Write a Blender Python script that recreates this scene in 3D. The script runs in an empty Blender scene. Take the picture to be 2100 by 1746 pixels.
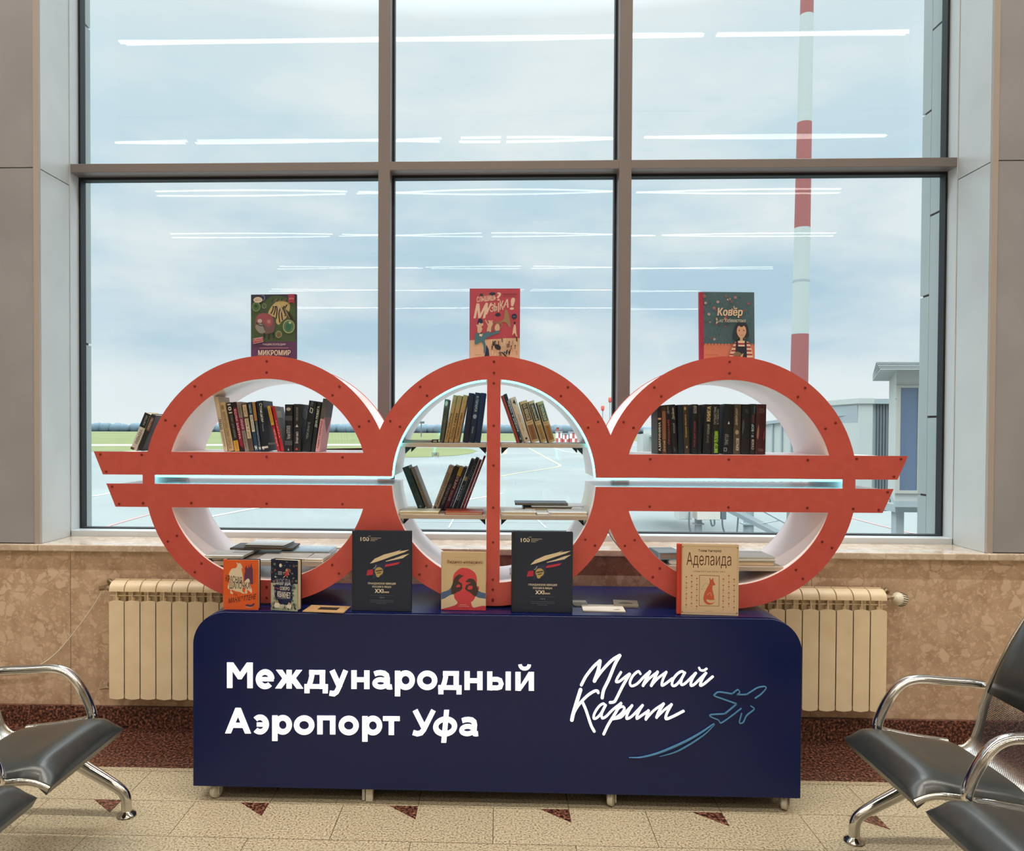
import bpy, bmesh, math, random
from mathutils import Vector, Matrix
random.seed(7)
SC = bpy.context.scene
COL = SC.collection
PI = math.pi

# ---------------------------------------------------------------- camera
EYE = 1.48
F, CX, CY = 1600.0, 964.0, 904.0            # focal length and principal point, pixels of the 2100x1746 frame
cam_d = bpy.data.cameras.new('camera')
cam_d.sensor_fit = 'HORIZONTAL'
cam_d.sensor_width = 36.0
cam_d.lens = 36.0 * F / 2100.0
cam_d.shift_x = (1050.0 - CX) / 2100.0
cam_d.shift_y = (CY - 873.0) / 2100.0
cam_d.clip_start, cam_d.clip_end = 0.05, 6000
cam = bpy.data.objects.new('camera', cam_d)
COL.objects.link(cam)
CROT = Matrix.Rotation(math.radians(2.0), 3, 'Z') @ Matrix.Rotation(PI/2 - math.radians(.93), 3, 'X') @ Matrix.Rotation(.0045, 3, 'Z')
cam.matrix_world = Matrix.Translation((0, 0, EYE)) @ CROT.to_4x4()
SC.camera = cam

# ---------------------------------------------------------------- colour management
SC.view_settings.view_transform = 'Standard'
SC.view_settings.look = 'None'
SC.view_settings.gamma = 1.0
SC.view_settings.use_curve_mapping = False
SC.view_settings.exposure = 0.0
SC.cycles.max_bounces = 8
SC.cycles.transparent_max_bounces = 16
SC.cycles.sample_clamp_indirect = 6.0
SC.cycles.caustics_reflective = False
SC.cycles.caustics_refractive = False
SC.cycles.use_denoising = True

LAMP_GLOW = 12.0          # radiance of the luminaire diffusers
LAMP_WATT = 13.5          # added downward light per metre of luminaire
LAMP_RGB = (1.0, .95, .86)
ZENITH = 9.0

def lin(c):
    if isinstance(c, str):
        c = c.lstrip('#'); c = tuple(int(c[i:i+2], 16) for i in (0, 2, 4))
    return tuple(((v/255)/12.92 if v/255 <= .04045 else ((v/255+.055)/1.055)**2.4) for v in c)

# ---------------------------------------------------------------- overcast sky
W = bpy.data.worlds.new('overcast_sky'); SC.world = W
W.use_nodes = True
nt = W.node_tree; nt.nodes.clear()
def N(t, typ, **kw):
    n = t.nodes.new(typ)
    for k, v in kw.items(): setattr(n, k, v)
    return n
out = N(nt, 'ShaderNodeOutputWorld'); bg = N(nt, 'ShaderNodeBackground')
tc = N(nt, 'ShaderNodeTexCoord'); sep = N(nt, 'ShaderNodeSeparateXYZ')
nt.links.new(tc.outputs['Generated'], sep.inputs[0])
ramp = N(nt, 'ShaderNodeValToRGB')
cr = ramp.color_ramp
stops = [(0.0, (240, 247, 248)), (.055, (232, 243, 247)), (.10, (190, 217, 232)), (.17, (186, 214, 230)), (.26, (196, 222, 235)), (.36, (208, 230, 239)), (.47, (224, 239, 244)), (1.0, (230, 240, 245))]
while len(cr.elements) < len(stops): cr.elements.new(.5)
for e, (p, c) in zip(cr.elements, stops):
    e.position = p; e.color = (*lin(c), 1)
nt.links.new(sep.outputs['Z'], ramp.inputs[0])
mp = N(nt, 'ShaderNodeMapping'); mp.inputs['Scale'].default_value = (2.2, 2.2, 6.5); mp.inputs['Location'].default_value = (1.3, .4, 2.1)
nt.links.new(tc.outputs['Generated'], mp.inputs[0])
nz = N(nt, 'ShaderNodeTexNoise'); nz.inputs['Scale'].default_value = 1.9; nz.inputs['Detail'].default_value = 7; nz.inputs['Roughness'].default_value = .52
nt.links.new(mp.outputs[0], nz.inputs['Vector'])
cl = N(nt, 'ShaderNodeValToRGB'); cl.color_ramp.elements[0].position = .40; cl.color_ramp.elements[1].position = .66
nt.links.new(nz.outputs['Fac'], cl.inputs[0])
mx = N(nt, 'ShaderNodeMix', data_type='RGBA', blend_type='MIX')
nt.links.new(ramp.outputs[0], mx.inputs['A']); mx.inputs['B'].default_value = (*lin((238, 246, 247)), 1)
fm = N(nt, 'ShaderNodeMath', operation='MULTIPLY'); fm.inputs[1].default_value = .85
nt.links.new(cl.outputs[0], fm.inputs[0]); nt.links.new(fm.outputs[0], mx.inputs['Factor'])
# an overcast sky is brightest overhead
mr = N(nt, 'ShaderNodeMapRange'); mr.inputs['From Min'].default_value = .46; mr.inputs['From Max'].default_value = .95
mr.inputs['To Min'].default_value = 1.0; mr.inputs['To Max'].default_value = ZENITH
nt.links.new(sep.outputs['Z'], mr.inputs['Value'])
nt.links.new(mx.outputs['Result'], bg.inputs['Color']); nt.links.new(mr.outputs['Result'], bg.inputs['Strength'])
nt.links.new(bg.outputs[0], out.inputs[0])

# ---------------------------------------------------------------- projection onto the planes of the room
def ray(px, py): return CROT @ Vector(((px-CX)/F, -(py-CY)/F, -1))
def P(px, py, Y):
    d = ray(px, py); return Vector((0, 0, EYE)) + d*(Y/d.y)
def Zp(px, py, z):
    d = ray(px, py); return Vector((0, 0, EYE)) + d*((z-EYE)/d.z)

# ---------------------------------------------------------------- materials
MATS = {}
def M(name, c=(200, 200, 200), rough=.5, metal=0, spec=.5, emit=None, es=1.0, coat=0):
    if name in MATS: return MATS[name]
    m = bpy.data.materials.new(name); m.use_nodes = True
    b = m.node_tree.nodes['Principled BSDF']
    b.inputs['Base Color'].default_value = (*lin(c), 1)
    b.inputs['Roughness'].default_value = rough; b.inputs['Metallic'].default_value = metal
    b.inputs['Specular IOR Level'].default_value = spec
    b.inputs['Coat Weight'].default_value = coat
    if emit is not None:
        b.inputs['Emission Color'].default_value = (*lin(emit), 1); b.inputs['Emission Strength'].default_value = es
    MATS[name] = m
    return m
def ink(c):                                                          # a printed colour
    return M('ink_' + (c if isinstance(c, str) else '%02x%02x%02x' % tuple(c)), c, .45, 0, .35)
def nodes(m): return m.node_tree, m.node_tree.nodes['Principled BSDF']
def speckle(name, cols, scale, rough, bump=0, obj=True, spec=.5, detail=4):
    m = M(name, cols[len(cols)//2][1], rough, 0, spec)
    t, b = nodes(m)
    tc = N(t, 'ShaderNodeTexCoord'); nz = N(t, 'ShaderNodeTexNoise')
    nz.inputs['Scale'].default_value = scale; nz.inputs['Detail'].default_value = detail; nz.inputs['Roughness'].default_value = .65
    t.links.new(tc.outputs['Object'], nz.inputs['Vector'])
    r = N(t, 'ShaderNodeValToRGB')
    while len(r.color_ramp.elements) < len(cols): r.color_ramp.elements.new(.5)
    for e, (p, c) in zip(r.color_ramp.elements, cols): e.position = p; e.color = (*lin(c), 1)
    t.links.new(nz.outputs['Fac'], r.inputs[0]); t.links.new(r.outputs[0], b.inputs['Base Color'])
    return m, r, tc
def noisy(m, c0, c1, scale=8, detail=5):                              # faint mottling
    t, b = nodes(m)
    tc = N(t, 'ShaderNodeTexCoord'); nz = N(t, 'ShaderNodeTexNoise'); nz.inputs['Scale'].default_value = scale; nz.inputs['Detail'].default_value = detail
    t.links.new(tc.outputs['Object'], nz.inputs['Vector'])
    r = N(t, 'ShaderNodeValToRGB'); r.color_ramp.elements[0].position = .3; r.color_ramp.elements[1].position = .7
    r.color_ramp.elements[0].color = (*lin(c0), 1); r.color_ramp.elements[1].color = (*lin(c1), 1)
    t.links.new(nz.outputs['Fac'], r.inputs[0]); t.links.new(r.outputs[0], b.inputs['Base Color'])
    return m

# floor granite with staggered tile joints
granite, gr, gtc = speckle('floor_granite', [(.33, (96, 82, 62)), (.42, (164, 148, 120)), (.54, (200, 186, 158)), (.70, (220, 208, 184))], 125, .32, detail=3)
t, b = nodes(granite)
mpn = N(t, 'ShaderNodeMapping'); mpn.inputs['Location'].default_value = (.889 + .587*20, -2.755 + .262*200, 0)
t.links.new(gtc.outputs['Object'], mpn.inputs[0])
bk = N(t, 'ShaderNodeTexBrick'); bk.offset = .5; bk.offset_frequency = 2
bk.inputs['Scale'].default_value = 1; bk.inputs['Brick Width'].default_value = .587; bk.inputs['Row Height'].default_value = .262
bk.inputs['Mortar Size'].default_value = .0016; bk.inputs['Mortar Smooth'].default_value = .2
bk.inputs['Color1'].default_value = (1, 1, 1, 1); bk.inputs['Color2'].default_value = (.93, .93, .92, 1); bk.inputs['Mortar'].default_value = (.22, .19, .15, 1)
t.links.new(mpn.outputs[0], bk.inputs['Vector'])
mm = N(t, 'ShaderNodeMix', data_type='RGBA', blend_type='MULTIPLY'); mm.inputs['Factor'].default_value = 1
t.links.new(gr.outputs[0], mm.inputs['A']); t.links.new(bk.outputs['Color'], mm.inputs['B']); t.links.new(mm.outputs['Result'], b.inputs['Base Color'])
brown_granite, _, _ = speckle('brown_granite', [(.36, (22, 13, 12)), (.46, (62, 38, 32)), (.54, (118, 74, 60)), (.64, (176, 120, 100))], 85, .3, detail=3)

# breccia wall cladding: pale chips in a tan ground
def breccia(name, base, chip, dark, rough):
    m = M(name, base, rough); t, b = nodes(m)
    tc = N(t, 'ShaderNodeTexCoord')
    nz = N(t, 'ShaderNodeTexNoise'); nz.inputs['Scale'].default_value = 14; nz.inputs['Detail'].default_value = 6
    t.links.new(tc.outputs['Object'], nz.inputs['Vector'])
    warp = N(t, 'ShaderNodeMix', data_type='RGBA', blend_type='MIX'); warp.inputs['Factor'].default_value = .05
    t.links.new(tc.outputs['Object'], warp.inputs['A']); t.links.new(nz.outputs['Color'], warp.inputs['B'])
    res = None
    for sc_, th, amt in ((20, .05, .8), (46, .06, .65), (105, .06, .5)):
        v = N(t, 'ShaderNodeTexVoronoi', feature='F1'); v.inputs['Scale'].default_value = sc_; v.inputs['Randomness'].default_value = 1
        t.links.new(warp.outputs['Result'], v.inputs['Vector'])
        sepc = N(t, 'ShaderNodeSeparateColor'); t.links.new(v.outputs['Color'], sepc.inputs[0])
        gt = N(t, 'ShaderNodeMath', operation='GREATER_THAN'); gt.inputs[1].default_value = .74
        v2 = N(t, 'ShaderNodeTexVoronoi', feature='DISTANCE_TO_EDGE'); v2.inputs['Scale'].default_value = sc_; t.links.new(warp.outputs['Result'], v2.inputs['Vector'])
        t.links.new(sepc.outputs[0], gt.inputs[0])
        lt = N(t, 'ShaderNodeMapRange'); lt.inputs['From Min'].default_value = th; lt.inputs['From Max'].default_value = th+.07
        t.links.new(v2.outputs['Distance'], lt.inputs['Value'])
        mu = N(t, 'ShaderNodeMath', operation='MULTIPLY'); t.links.new(gt.outputs[0], mu.inputs[0]); t.links.new(lt.outputs[0], mu.inputs[1])
        mu2 = N(t, 'ShaderNodeMath', operation='MULTIPLY'); t.links.new(mu.outputs[0], mu2.inputs[0]); mu2.inputs[1].default_value = amt
        mix = N(t, 'ShaderNodeMix', data_type='RGBA', blend_type='MIX')
        t.links.new(mu2.outputs[0], mix.inputs['Factor'])
        if res is None:
            r = N(t, 'ShaderNodeValToRGB'); r.color_ramp.elements[0].position = .32; r.color_ramp.elements[1].position = .68
            r.color_ramp.elements[0].color = (*lin(dark), 1); r.color_ramp.elements[1].color = (*lin(base), 1)
            t.links.new(nz.outputs['Fac'], r.inputs[0]); t.links.new(r.outputs[0], mix.inputs['A'])
        else: t.links.new(res, mix.inputs['A'])
        rc = N(t, 'ShaderNodeMix', data_type='RGBA', blend_type='MIX'); t.links.new(sepc.outputs[1], rc.inputs['Factor'])
        rc.inputs['A'].default_value = (*lin(chip), 1); rc.inputs['B'].default_value = (*lin(tuple((a+b_)//2 for a, b_ in zip(chip, base))), 1)
        t.links.new(rc.outputs['Result'], mix.inputs['B'])
        res = mix.outputs['Result']
    t.links.new(res, b.inputs['Base Color'])
    return m
marble = breccia('breccia_cladding', (200, 172, 146), (222, 198, 172), (178, 148, 122), .35)
sill_stone = breccia('breccia_sill', (206, 188, 170), (222, 208, 192), (188, 166, 148), .12)

panel_grey = noisy(M('panel_grey', (154, 152, 158), .45), (146, 144, 149), (162, 160, 166), 2.2)
reveal_grey = noisy(M('reveal_aluminium', (204, 210, 213), .3, .15), (198, 205, 208), (210, 216, 218), 3)
frame_grey = M('frame_aluminium', (126, 117, 116), .38, .1)
frame_light = M('frame_aluminium_pale', (206, 212, 216), .35, .1)
trim_pale = M('edge_trim', (172, 162, 156), .4)
gasket_black = M('gasket_rubber', (16, 22, 28), .6)
ceiling_white = M('ceiling_white', (214, 210, 202), .8)
hall_wall = M('hall_wall', (186, 182, 178), .7)
orange = noisy(M('orange_paint', (195, 83, 74), .42, 0, .4), (192, 80, 71), (198, 86, 77), 30)
white_paint = M('white_sheet', (250, 232, 231), .22, 0, .5)
shelf_face = M('shelf_board', (176, 160, 146), .5)
led_mat = M('led_tube', (200, 250, 255), .4, emit=(70, 232, 255), es=7)
navy = M('navy_paint', (10, 25, 78), .26, 0, .35)
sign_white = M('sign_acrylic_glow', (250, 250, 250), .4, emit=(255, 255, 255), es=.6)  # glow added so the letters come out whiter than the room lights them
sign_blue = M('sign_line_acrylic', (84, 142, 190), .5)
screw_mat = M('screw_head', (120, 32, 22), .4, .2)
chrome = M('chrome', (214, 212, 208), .10, 1.0)
steel = M('steel_sheet', (200, 196, 188), .28, 1.0)
leather = noisy(M('black_leatherette', (46, 49, 48), .30, 0, .75), (41, 44, 43), (51, 54, 53), 40)
rad_paint = noisy(M('radiator_enamel', (244, 224, 190), .4), (239, 218, 183), (248, 229, 196), 12)
rad_dark = M('radiator_gap', (58, 26, 20), .7)
brass = M('nickel_valve', (176, 160, 136), .3, .9)
plastic_white = M('white_plastic', (236, 228, 208), .4)
caster_grey = M('caster_plastic', (196, 190, 174), .45)
black_plastic = M('black_plastic', (18, 20, 26), .5)
paper = M('paper_edge', (226, 206, 176), .8)
paper_white = M('paper_edge_white', (236, 232, 224), .8)

# perforated steel: holes are really open
perf = M('perforated_steel', (206, 202, 194), .3, 1.0)
t, b = nodes(perf)
at_ = N(t, 'ShaderNodeAttribute', attribute_name='sheet')
sp = N(t, 'ShaderNodeSeparateXYZ'); t.links.new(at_.outputs['Vector'], sp.inputs[0])
def mth(op, a, bval=None, t=t):
    n = N(t, 'ShaderNodeMath', operation=op)
    for i, v in enumerate((a, bval)):
        if v is None: continue
        if isinstance(v, (int, float)): n.inputs[i].default_value = v
        else: t.links.new(v, n.inputs[i])
    return n.outputs[0]
def cell(off):
    u = mth('SUBTRACT', mth('FRACT', mth('ADD', mth('DIVIDE', sp.outputs[0], .0085), off)), .5)
    v = mth('SUBTRACT', mth('FRACT', mth('ADD', mth('DIVIDE', sp.outputs[1], .0085), off)), .5)
    return mth('ADD', mth('MULTIPLY', u, u), mth('MULTIPLY', v, v))
hole = mth('LESS_THAN', mth('MINIMUM', cell(0.0), cell(.5)), .058)
tr = N(t, 'ShaderNodeBsdfTransparent'); ms = N(t, 'ShaderNodeMixShader')
t.links.new(mth('MULTIPLY', hole, sp.outputs[2]), ms.inputs[0]); t.links.new(b.outputs[0], ms.inputs[1]); t.links.new(tr.outputs[0], ms.inputs[2])
t.links.new(ms.outputs[0], t.nodes['Material Output'].inputs['Surface'])

# glass pane: clear, mirror-like reflection
glass = bpy.data.materials.new('window_glass'); glass.use_nodes = True; MATS['window_glass'] = glass
t = glass.node_tree; t.nodes.clear()
o_ = N(t, 'ShaderNodeOutputMaterial'); ms = N(t, 'ShaderNodeMixShader'); tr = N(t, 'ShaderNodeBsdfTransparent'); gl = N(t, 'ShaderNodeBsdfGlossy')
tr.inputs[0].default_value = (.975, .99, .992, 1); gl.inputs['Roughness'].default_value = 0.0
fr = N(t, 'ShaderNodeFresnel'); fr.inputs['IOR'].default_value = 1.45
t.links.new(fr.outputs[0], ms.inputs[0]); t.links.new(tr.outputs[0], ms.inputs[1]); t.links.new(gl.outputs[0], ms.inputs[2]); t.links.new(ms.outputs[0], o_.inputs[0])

# ---------------------------------------------------------------- mesh helpers
class MB:
    def __init__(s): s.v, s.f, s.m, s.mats, s.sheet = [], [], [], [], None
    def mi(s, mat):
        if mat not in s.mats: s.mats.append(mat)
        return s.mats.index(mat)
    def add(s, vs, fs, mat, X=None):
        o = len(s.v); k = s.mi(mat)
        for v in vs:
            v = Vector(v); s.v.append(X @ v if X is not None else v)
        for f in fs: s.f.append(tuple(o+i for i in f)); s.m.append(k)
        return s
    def box(s, a, b, mat, X=None):
        x0, y0, z0 = a; x1, y1, z1 = b
        return s.add([(x0,y0,z0),(x1,y0,z0),(x1,y1,z0),(x0,y1,z0),(x0,y0,z1),(x1,y0,z1),(x1,y1,z1),(x0,y1,z1)],
                     [(3,2,1,0),(4,5,6,7),(0,1,5,4),(1,2,6,5),(2,3,7,6),(3,0,4,7)], mat, X)
    def prism(s, pts, y0, y1, mat, X=None):                           # outline in x,z pushed along y
        n = len(pts)
        vs = [(x, y0, z) for x, z in pts] + [(x, y1, z) for x, z in pts]
        fs = [tuple(range(n)), tuple(range(2*n-1, n-1, -1))] + [(i, i+n, (i+1) % n+n, (i+1) % n) for i in range(n)]
        return s.add(vs, fs, mat, X)
    def poly(s, pts, mat, X=None): return s.add(pts, [tuple(range(len(pts)))], mat, X)
    def tube(s, path, r, mat, seg=10, closed=False, X=None, sq=(1, 1), up=None):
        path = [Vector(p) for p in path]; n = len(path)
        rs = r if isinstance(r, (list, tuple)) else [r]*n
        vs, fs = [], []; prev = None
        for i, p in enumerate(path):
            if closed: d = (path[(i+1) % n]-path[i-1])
            else: d = path[min(i+1, n-1)]-path[max(i-1, 0)]
            d.normalize()
            if prev is None:
                a = Vector(up) if up else (Vector((0, 1, 0)) if abs(d.y) < .9 else Vector((1, 0, 0)))
            else: a = prev
            a = (a - d*a.dot(d)).normalized(); prev = a; b_ = d.cross(a)
            for k in range(seg):
                an = 2*PI*k/seg
                vs.append(p + a*(math.cos(an)*rs[i]*sq[0]) + b_*(math.sin(an)*rs[i]*sq[1]))
        m = n if closed else n-1
        for i in range(m):
            for k in range(seg):
                j = (i+1) % n
                fs.append((i*seg+k, i*seg+(k+1) % seg, j*seg+(k+1) % seg, j*seg+k))
        if not closed: fs += [tuple(range(seg-1, -1, -1)), tuple((n-1)*seg+k for k in range(seg))]
        return s.add(vs, fs, mat, X)
    def cyl(s, a, b, r, mat, seg=16, X=None, r2=None): return s.tube([a, b], [r, r if r2 is None else r2], mat, seg, X=X)
    def lathe(s, prof, mat, seg=20, X=None):                          # (radius, height) about z
        vs, fs = [], []; n = len(prof)
        for r, z in prof:
            for k in range(seg):
                a = 2*PI*k/seg; vs.append((r*math.cos(a), r*math.sin(a), z))
        for i in range(n-1):
            for k in range(seg): fs.append((i*seg+k, i*seg+(k+1) % seg, (i+1)*seg+(k+1) % seg, (i+1)*seg+k))
        fs += [tuple(range(seg-1, -1, -1)), tuple((n-1)*seg+k for k in range(seg))]
        return s.add(vs, fs, mat, X)
    def build(s, name, parent=None, smooth=None, bevel=0, bseg=2, loc=None, fix=True):
        me = bpy.data.meshes.new(name)
        me.from_pydata([tuple(v) for v in s.v], [], s.f)
        for m in s.mats: me.materials.append(m)
        me.polygons.foreach_set('material_index', s.m)
        if s.sheet is not None:
            at = me.attributes.new('sheet', 'FLOAT_VECTOR', 'POINT')
            at.data.foreach_set('vector', [c for v in s.sheet for c in v])
        if fix or bevel:
            bm = bmesh.new(); bm.from_mesh(me)
            if fix: bmesh.ops.recalc_face_normals(bm, faces=bm.faces)
            if bevel:
                es = [e for e in bm.edges if len(e.link_faces) == 2 and e.calc_face_angle(0) > .6]
                bmesh.ops.bevel(bm, geom=es, offset=bevel, segments=bseg, affect='EDGES', profile=.5, clamp_overlap=True)
            bm.to_mesh(me); bm.free()
        if smooth is not None:
            me.polygons.foreach_set('use_smooth', [True]*len(me.polygons))
            me.set_sharp_from_angle(angle=math.radians(smooth))
        me.update()
        o = bpy.data.objects.new(name, me); COL.objects.link(o)
        if parent is not None: o.parent = parent
        if loc is not None: o.location = loc
        return o

def tag(o, label=None, cat=None, group=None, kind=None):
    if label: o['label'] = label
    if cat: o['category'] = cat
    if group: o['group'] = group
    if kind: o['kind'] = kind
    return o
def thing(name, label, cat, X=None, group=None):
    o = bpy.data.objects.new(name, None); COL.objects.link(o); o.empty_display_size = .05
    if X is not None: o.matrix_world = X if isinstance(X, Matrix) else Matrix.Translation(X)
    return tag(o, label, cat, group)
def struct(o): o['kind'] = 'structure'; return o

def smooth_path(pts, k=6, closed=False):                              # Catmull-Rom through 2-D or 3-D points
    pts = [Vector(p) for p in pts]; n = len(pts); res = []
    if n < 3 and not closed: return pts
    for i in range(n if closed else n-1):
        p1, p2 = pts[i], pts[(i+1) % n]
        p0 = pts[i-1] if (i > 0 or closed) else p1*2-p2
        p3 = pts[(i+2) % n] if (i+2 < n or closed) else p2*2-p1
        for j in range(k):
            u = j/k
            res.append(.5*((2*p1)+(p2-p0)*u+(2*p0-5*p1+4*p2-p3)*u*u+(3*p1-p0-3*p2+p3)*u**3))
    if not closed: res.append(pts[-1])
    return res
def arc(cx, cz, r, a0, a1, n): return [(cx+r*math.cos(math.radians(a0+(a1-a0)*i/n)), cz+r*math.sin(math.radians(a0+(a1-a0)*i/n))) for i in range(n+1)]

def strip2d(pts, w, closed=False):                                    # flat ribbon along a 2-D polyline -> verts, faces
    pts = [Vector(p[:2]) for p in pts]; n = len(pts); vs, fs = [], []
    ws = w if isinstance(w, (list, tuple)) else [w]*n
    for i in range(n):
        if closed: a, b_ = pts[i-1], pts[(i+1) % n]
        else: a, b_ = pts[max(i-1, 0)], pts[min(i+1, n-1)]
        d1 = (pts[i]-a); d2 = (b_-pts[i])
        if d1.length < 1e-9: d1 = d2
        if d2.length < 1e-9: d2 = d1
        d1.normalize(); d2.normalize()
        d = (d1+d2)
        if d.length < 1e-6: d = d1
        d.normalize(); nn = Vector((-d.y, d.x))
        c = max(.45, nn.dot(Vector((-d1.y, d1.x))))
        h = ws[i]/2/c
        vs += [pts[i]+nn*h, pts[i]-nn*h]
    m = n if closed else n-1
    for i in range(m):
        j = (i+1) % n; fs.append((2*i, 2*i+1, 2*j+1, 2*j))
    return vs, fs

# lettering from the built-in font, cached as flat triangles in a unit box
_T = {}
def text_geo(body, bold=0.0):
    k = (body, bold)
    if k in _T: return _T[k]
    c = bpy.data.curves.new('lettering', 'FONT'); c.body = body; c.resolution_u = 3; c.offset = min(bold, .012); c.space_character = 1.0 + bold*1.2
    o = bpy.data.objects.new('lettering', c); COL.objects.link(o)
    bpy.context.view_layer.update()
    dg = bpy.context.evaluated_depsgraph_get(); e = o.evaluated_get(dg); me = e.to_mesh()
    vs = [(v.co.x, v.co.y) for v in me.vertices]; fs = [tuple(p.vertices) for p in me.polygons]
    e.to_mesh_clear(); bpy.data.objects.remove(o); bpy.data.curves.remove(c)
    x0 = min(v[0] for v in vs); x1 = max(v[0] for v in vs); y0 = min(v[1] for v in vs); y1 = max(v[1] for v in vs)
    vs = [((x-x0)/(x1-x0), (y-y0)/(y1-y0)) for x, y in vs]
    _T[k] = (vs, fs)
    return _T[k]

# printed artwork: elements in u,v (0..1), v up, drawn on a rectangle w x h, each a hair above the one before
def art(mb, X, w, h, elems, eps=6e-5, base=2e-4):
    k = 0
    for e in elems:
        k += 1; z = base + eps*k
        t = e[0]
        if t == 'rect':
            _, u0, v0, u1, v1, c = e
            mb.add([(u0*w, v0*h, z), (u1*w, v0*h, z), (u1*w, v1*h, z), (u0*w, v1*h, z)], [(0, 1, 2, 3)], ink(c), X)
        elif t == 'poly':
            pts = e[1]; mb.add([(u*w, v*h, z) for u, v in pts], [tuple(range(len(pts)))], ink(e[2]), X)
        elif t == 'blob':                                             # smooth closed outline
            pts = [Vector((min(w, max(0, p.x)), min(h, max(0, p.y)))) for p in smooth_path([(u*w, v*h) for u, v in e[1]], 5, True)]
            mb.add([(p.x, p.y, z) for p in pts], [tuple(range(len(pts)))], ink(e[2]), X)
        elif t == 'ell':
            _, cu, cv, ru, rv, c = e[:6]; rot = e[6] if len(e) > 6 else 0
            pts = []
            for i in range(20):
                a = 2*PI*i/20; x = ru*w*math.cos(a); y = rv*h*math.sin(a)
                pts.append((cu*w+x*math.cos(rot)-y*math.sin(rot), cv*h+x*math.sin(rot)+y*math.cos(rot), z))
            mb.add(pts, [tuple(range(20))], ink(c), X)
        elif t in ('line', 'curve', 'loop'):
            pts = [(u*w, v*h) for u, v in e[1]]
            if t == 'curve': pts = smooth_path(pts, 5)
            vs, fs = strip2d(pts, e[2]*w, closed=(t == 'loop'))
            mb.add([(p.x, p.y, z) for p in vs], fs, ink(e[3]), X)
        elif t == 'text':                                             # text, box, colour, bold, turn (0 / 'u' upwards / 'd' downwards), shear, rise
            body, u0, v0, u1, v1, c = e[1:7]; bold = e[7] if len(e) > 7 else 0; turn = e[8] if len(e) > 8 else 0; sh = e[9] if len(e) > 9 else 0; rise = e[10] if len(e) > 10 else 0
            vs, fs = text_geo(body, bold)
            ex = max(0, bold-.012)*.55*abs((v1-v0)*h if not turn else (u1-u0)*w)/(abs((u1-u0)*w) if not turn else abs((v1-v0)*h))   # heavier strokes: set the word again beside itself
            q = []
            for a, b_ in [(a+d_, b_) for d_ in ((0,) if ex == 0 else (-ex, 0, ex)) for a, b_ in vs]:
                if turn == 'u': x, y = u1-(u1-u0)*b_, v0+(v1-v0)*a
                elif turn == 'd': x, y = u0+(u1-u0)*b_, v1-(v1-v0)*a
                else: x, y = u0+(u1-u0)*a+sh*b_, v0+(v1-v0)*b_+rise*a
                q.append((x*w, y*h, z))
            nv = len(vs); q = [(x, y, z_ + 1.5e-5*(i//nv)) for i, (x, y, z_) in enumerate(q)]
            mb.add(q, [tuple(i+nv*r_ for i in f) for r_ in range(len(q)//nv) for f in fs], ink(c), X)

# ---------------------------------------------------------------- books
# local frame: bottom centre at the origin, front cover towards -y, spine towards -x, top towards +z
_bk = {}
def make_book(name, label, cat, w, h, t, cover, X, group=None, front=None, spine=None, hard=True, edge=None, back=None):
    edge = edge or paper
    r = thing(name, label, cat, X, group)
    bt = .0024 if hard else .0008
    ins = .0035 if hard else .0006
    cm = cover if not isinstance(cover, (str, tuple)) else ink(cover)
    mb = MB()
    mb.box((-w/2, -t/2, 0), (w/2, -t/2+bt, h), cm)
    mb.box((-w/2, t/2-bt, 0), (w/2, t/2, h), ink(back) if back else cm)
    n = 6; rd = min(.0035, t*.12)
    pr = [(-w/2 - rd*math.sin(PI*i/n), -t/2 + t*i/n) for i in range(n+1)]
    vs = [(x, y, 0) for x, y in pr] + [(x, y, h) for x, y in pr] + [(x+bt+rd, y, 0) for x, y in (pr[0], pr[-1])] + [(x+bt+rd, y, h) for x, y in (pr[0], pr[-1])]
    m = n+1
    fs = [(i, i+1, m+i+1, m+i) for i in range(n)] + [tuple(range(n, -1, -1)) + (2*m, 2*m+1), tuple(range(m, 2*m)) + (2*m+3, 2*m+2), (2*m, 2*m+2, 2*m+3, 2*m+1)]
    mb.add(vs, fs, cm)
    mb.build('cover', r, smooth=40)
    MB().box((-w/2+bt, -t/2+bt, ins), (w/2-ins, t/2-bt, h-ins), edge).build('pages', r)
    if front:
        mb = MB(); art(mb, Matrix.Translation((-w/2, -t/2, 0)) @ Matrix.Rotation(PI/2, 4, 'X'), w, h, front); mb.build('cover_print', r, fix=False)
    if spine:
        # seen from outside: right is -y, up is z, out is -x
        Xs = Matrix(((0, 0, -1, -w/2-rd), (-1, 0, 0, t/2), (0, 1, 0, 0), (0, 0, 0, 1)))
        mb = MB(); art(mb, Xs, t, h, spine); mb.build('spine_print', r, fix=False)
    return r
TURN = Matrix.Rotation(PI/2, 4, 'Z')
def spine_book(cmap, tl, bl, br, Y, shelf, depth, label, cat, cover, spine, group, front=None, hard=True, name='book', edge=None):
    """a book on a shelf with its spine to the room; tl, bl, br are the spine's corners"""
    a = P(*cmap(*tl), Y); b_ = P(*cmap(*bl), Y); c = P(*cmap(*br), Y)
    dx = a.x-b_.x; dz = a.z-shelf
    ang = math.atan2(dx, dz); h = math.hypot(dx, dz); t = max(.006, (c.x-b_.x)*math.cos(ang))
    if ang < 0: x = b_.x + t/2*math.cos(ang); zz = shelf + t/2*abs(math.sin(ang))
    else: x = c.x - t/2*math.cos(ang); zz = shelf + t/2*abs(math.sin(ang))
    X = Matrix.Translation((x, Y+depth/2+.004, zz+.0004)) @ Matrix.Rotation(ang, 4, 'Y') @ TURN
    return make_book(name, label, cat, depth, h, t*.955, cover, X, group, front, spine, hard, edge)
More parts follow.
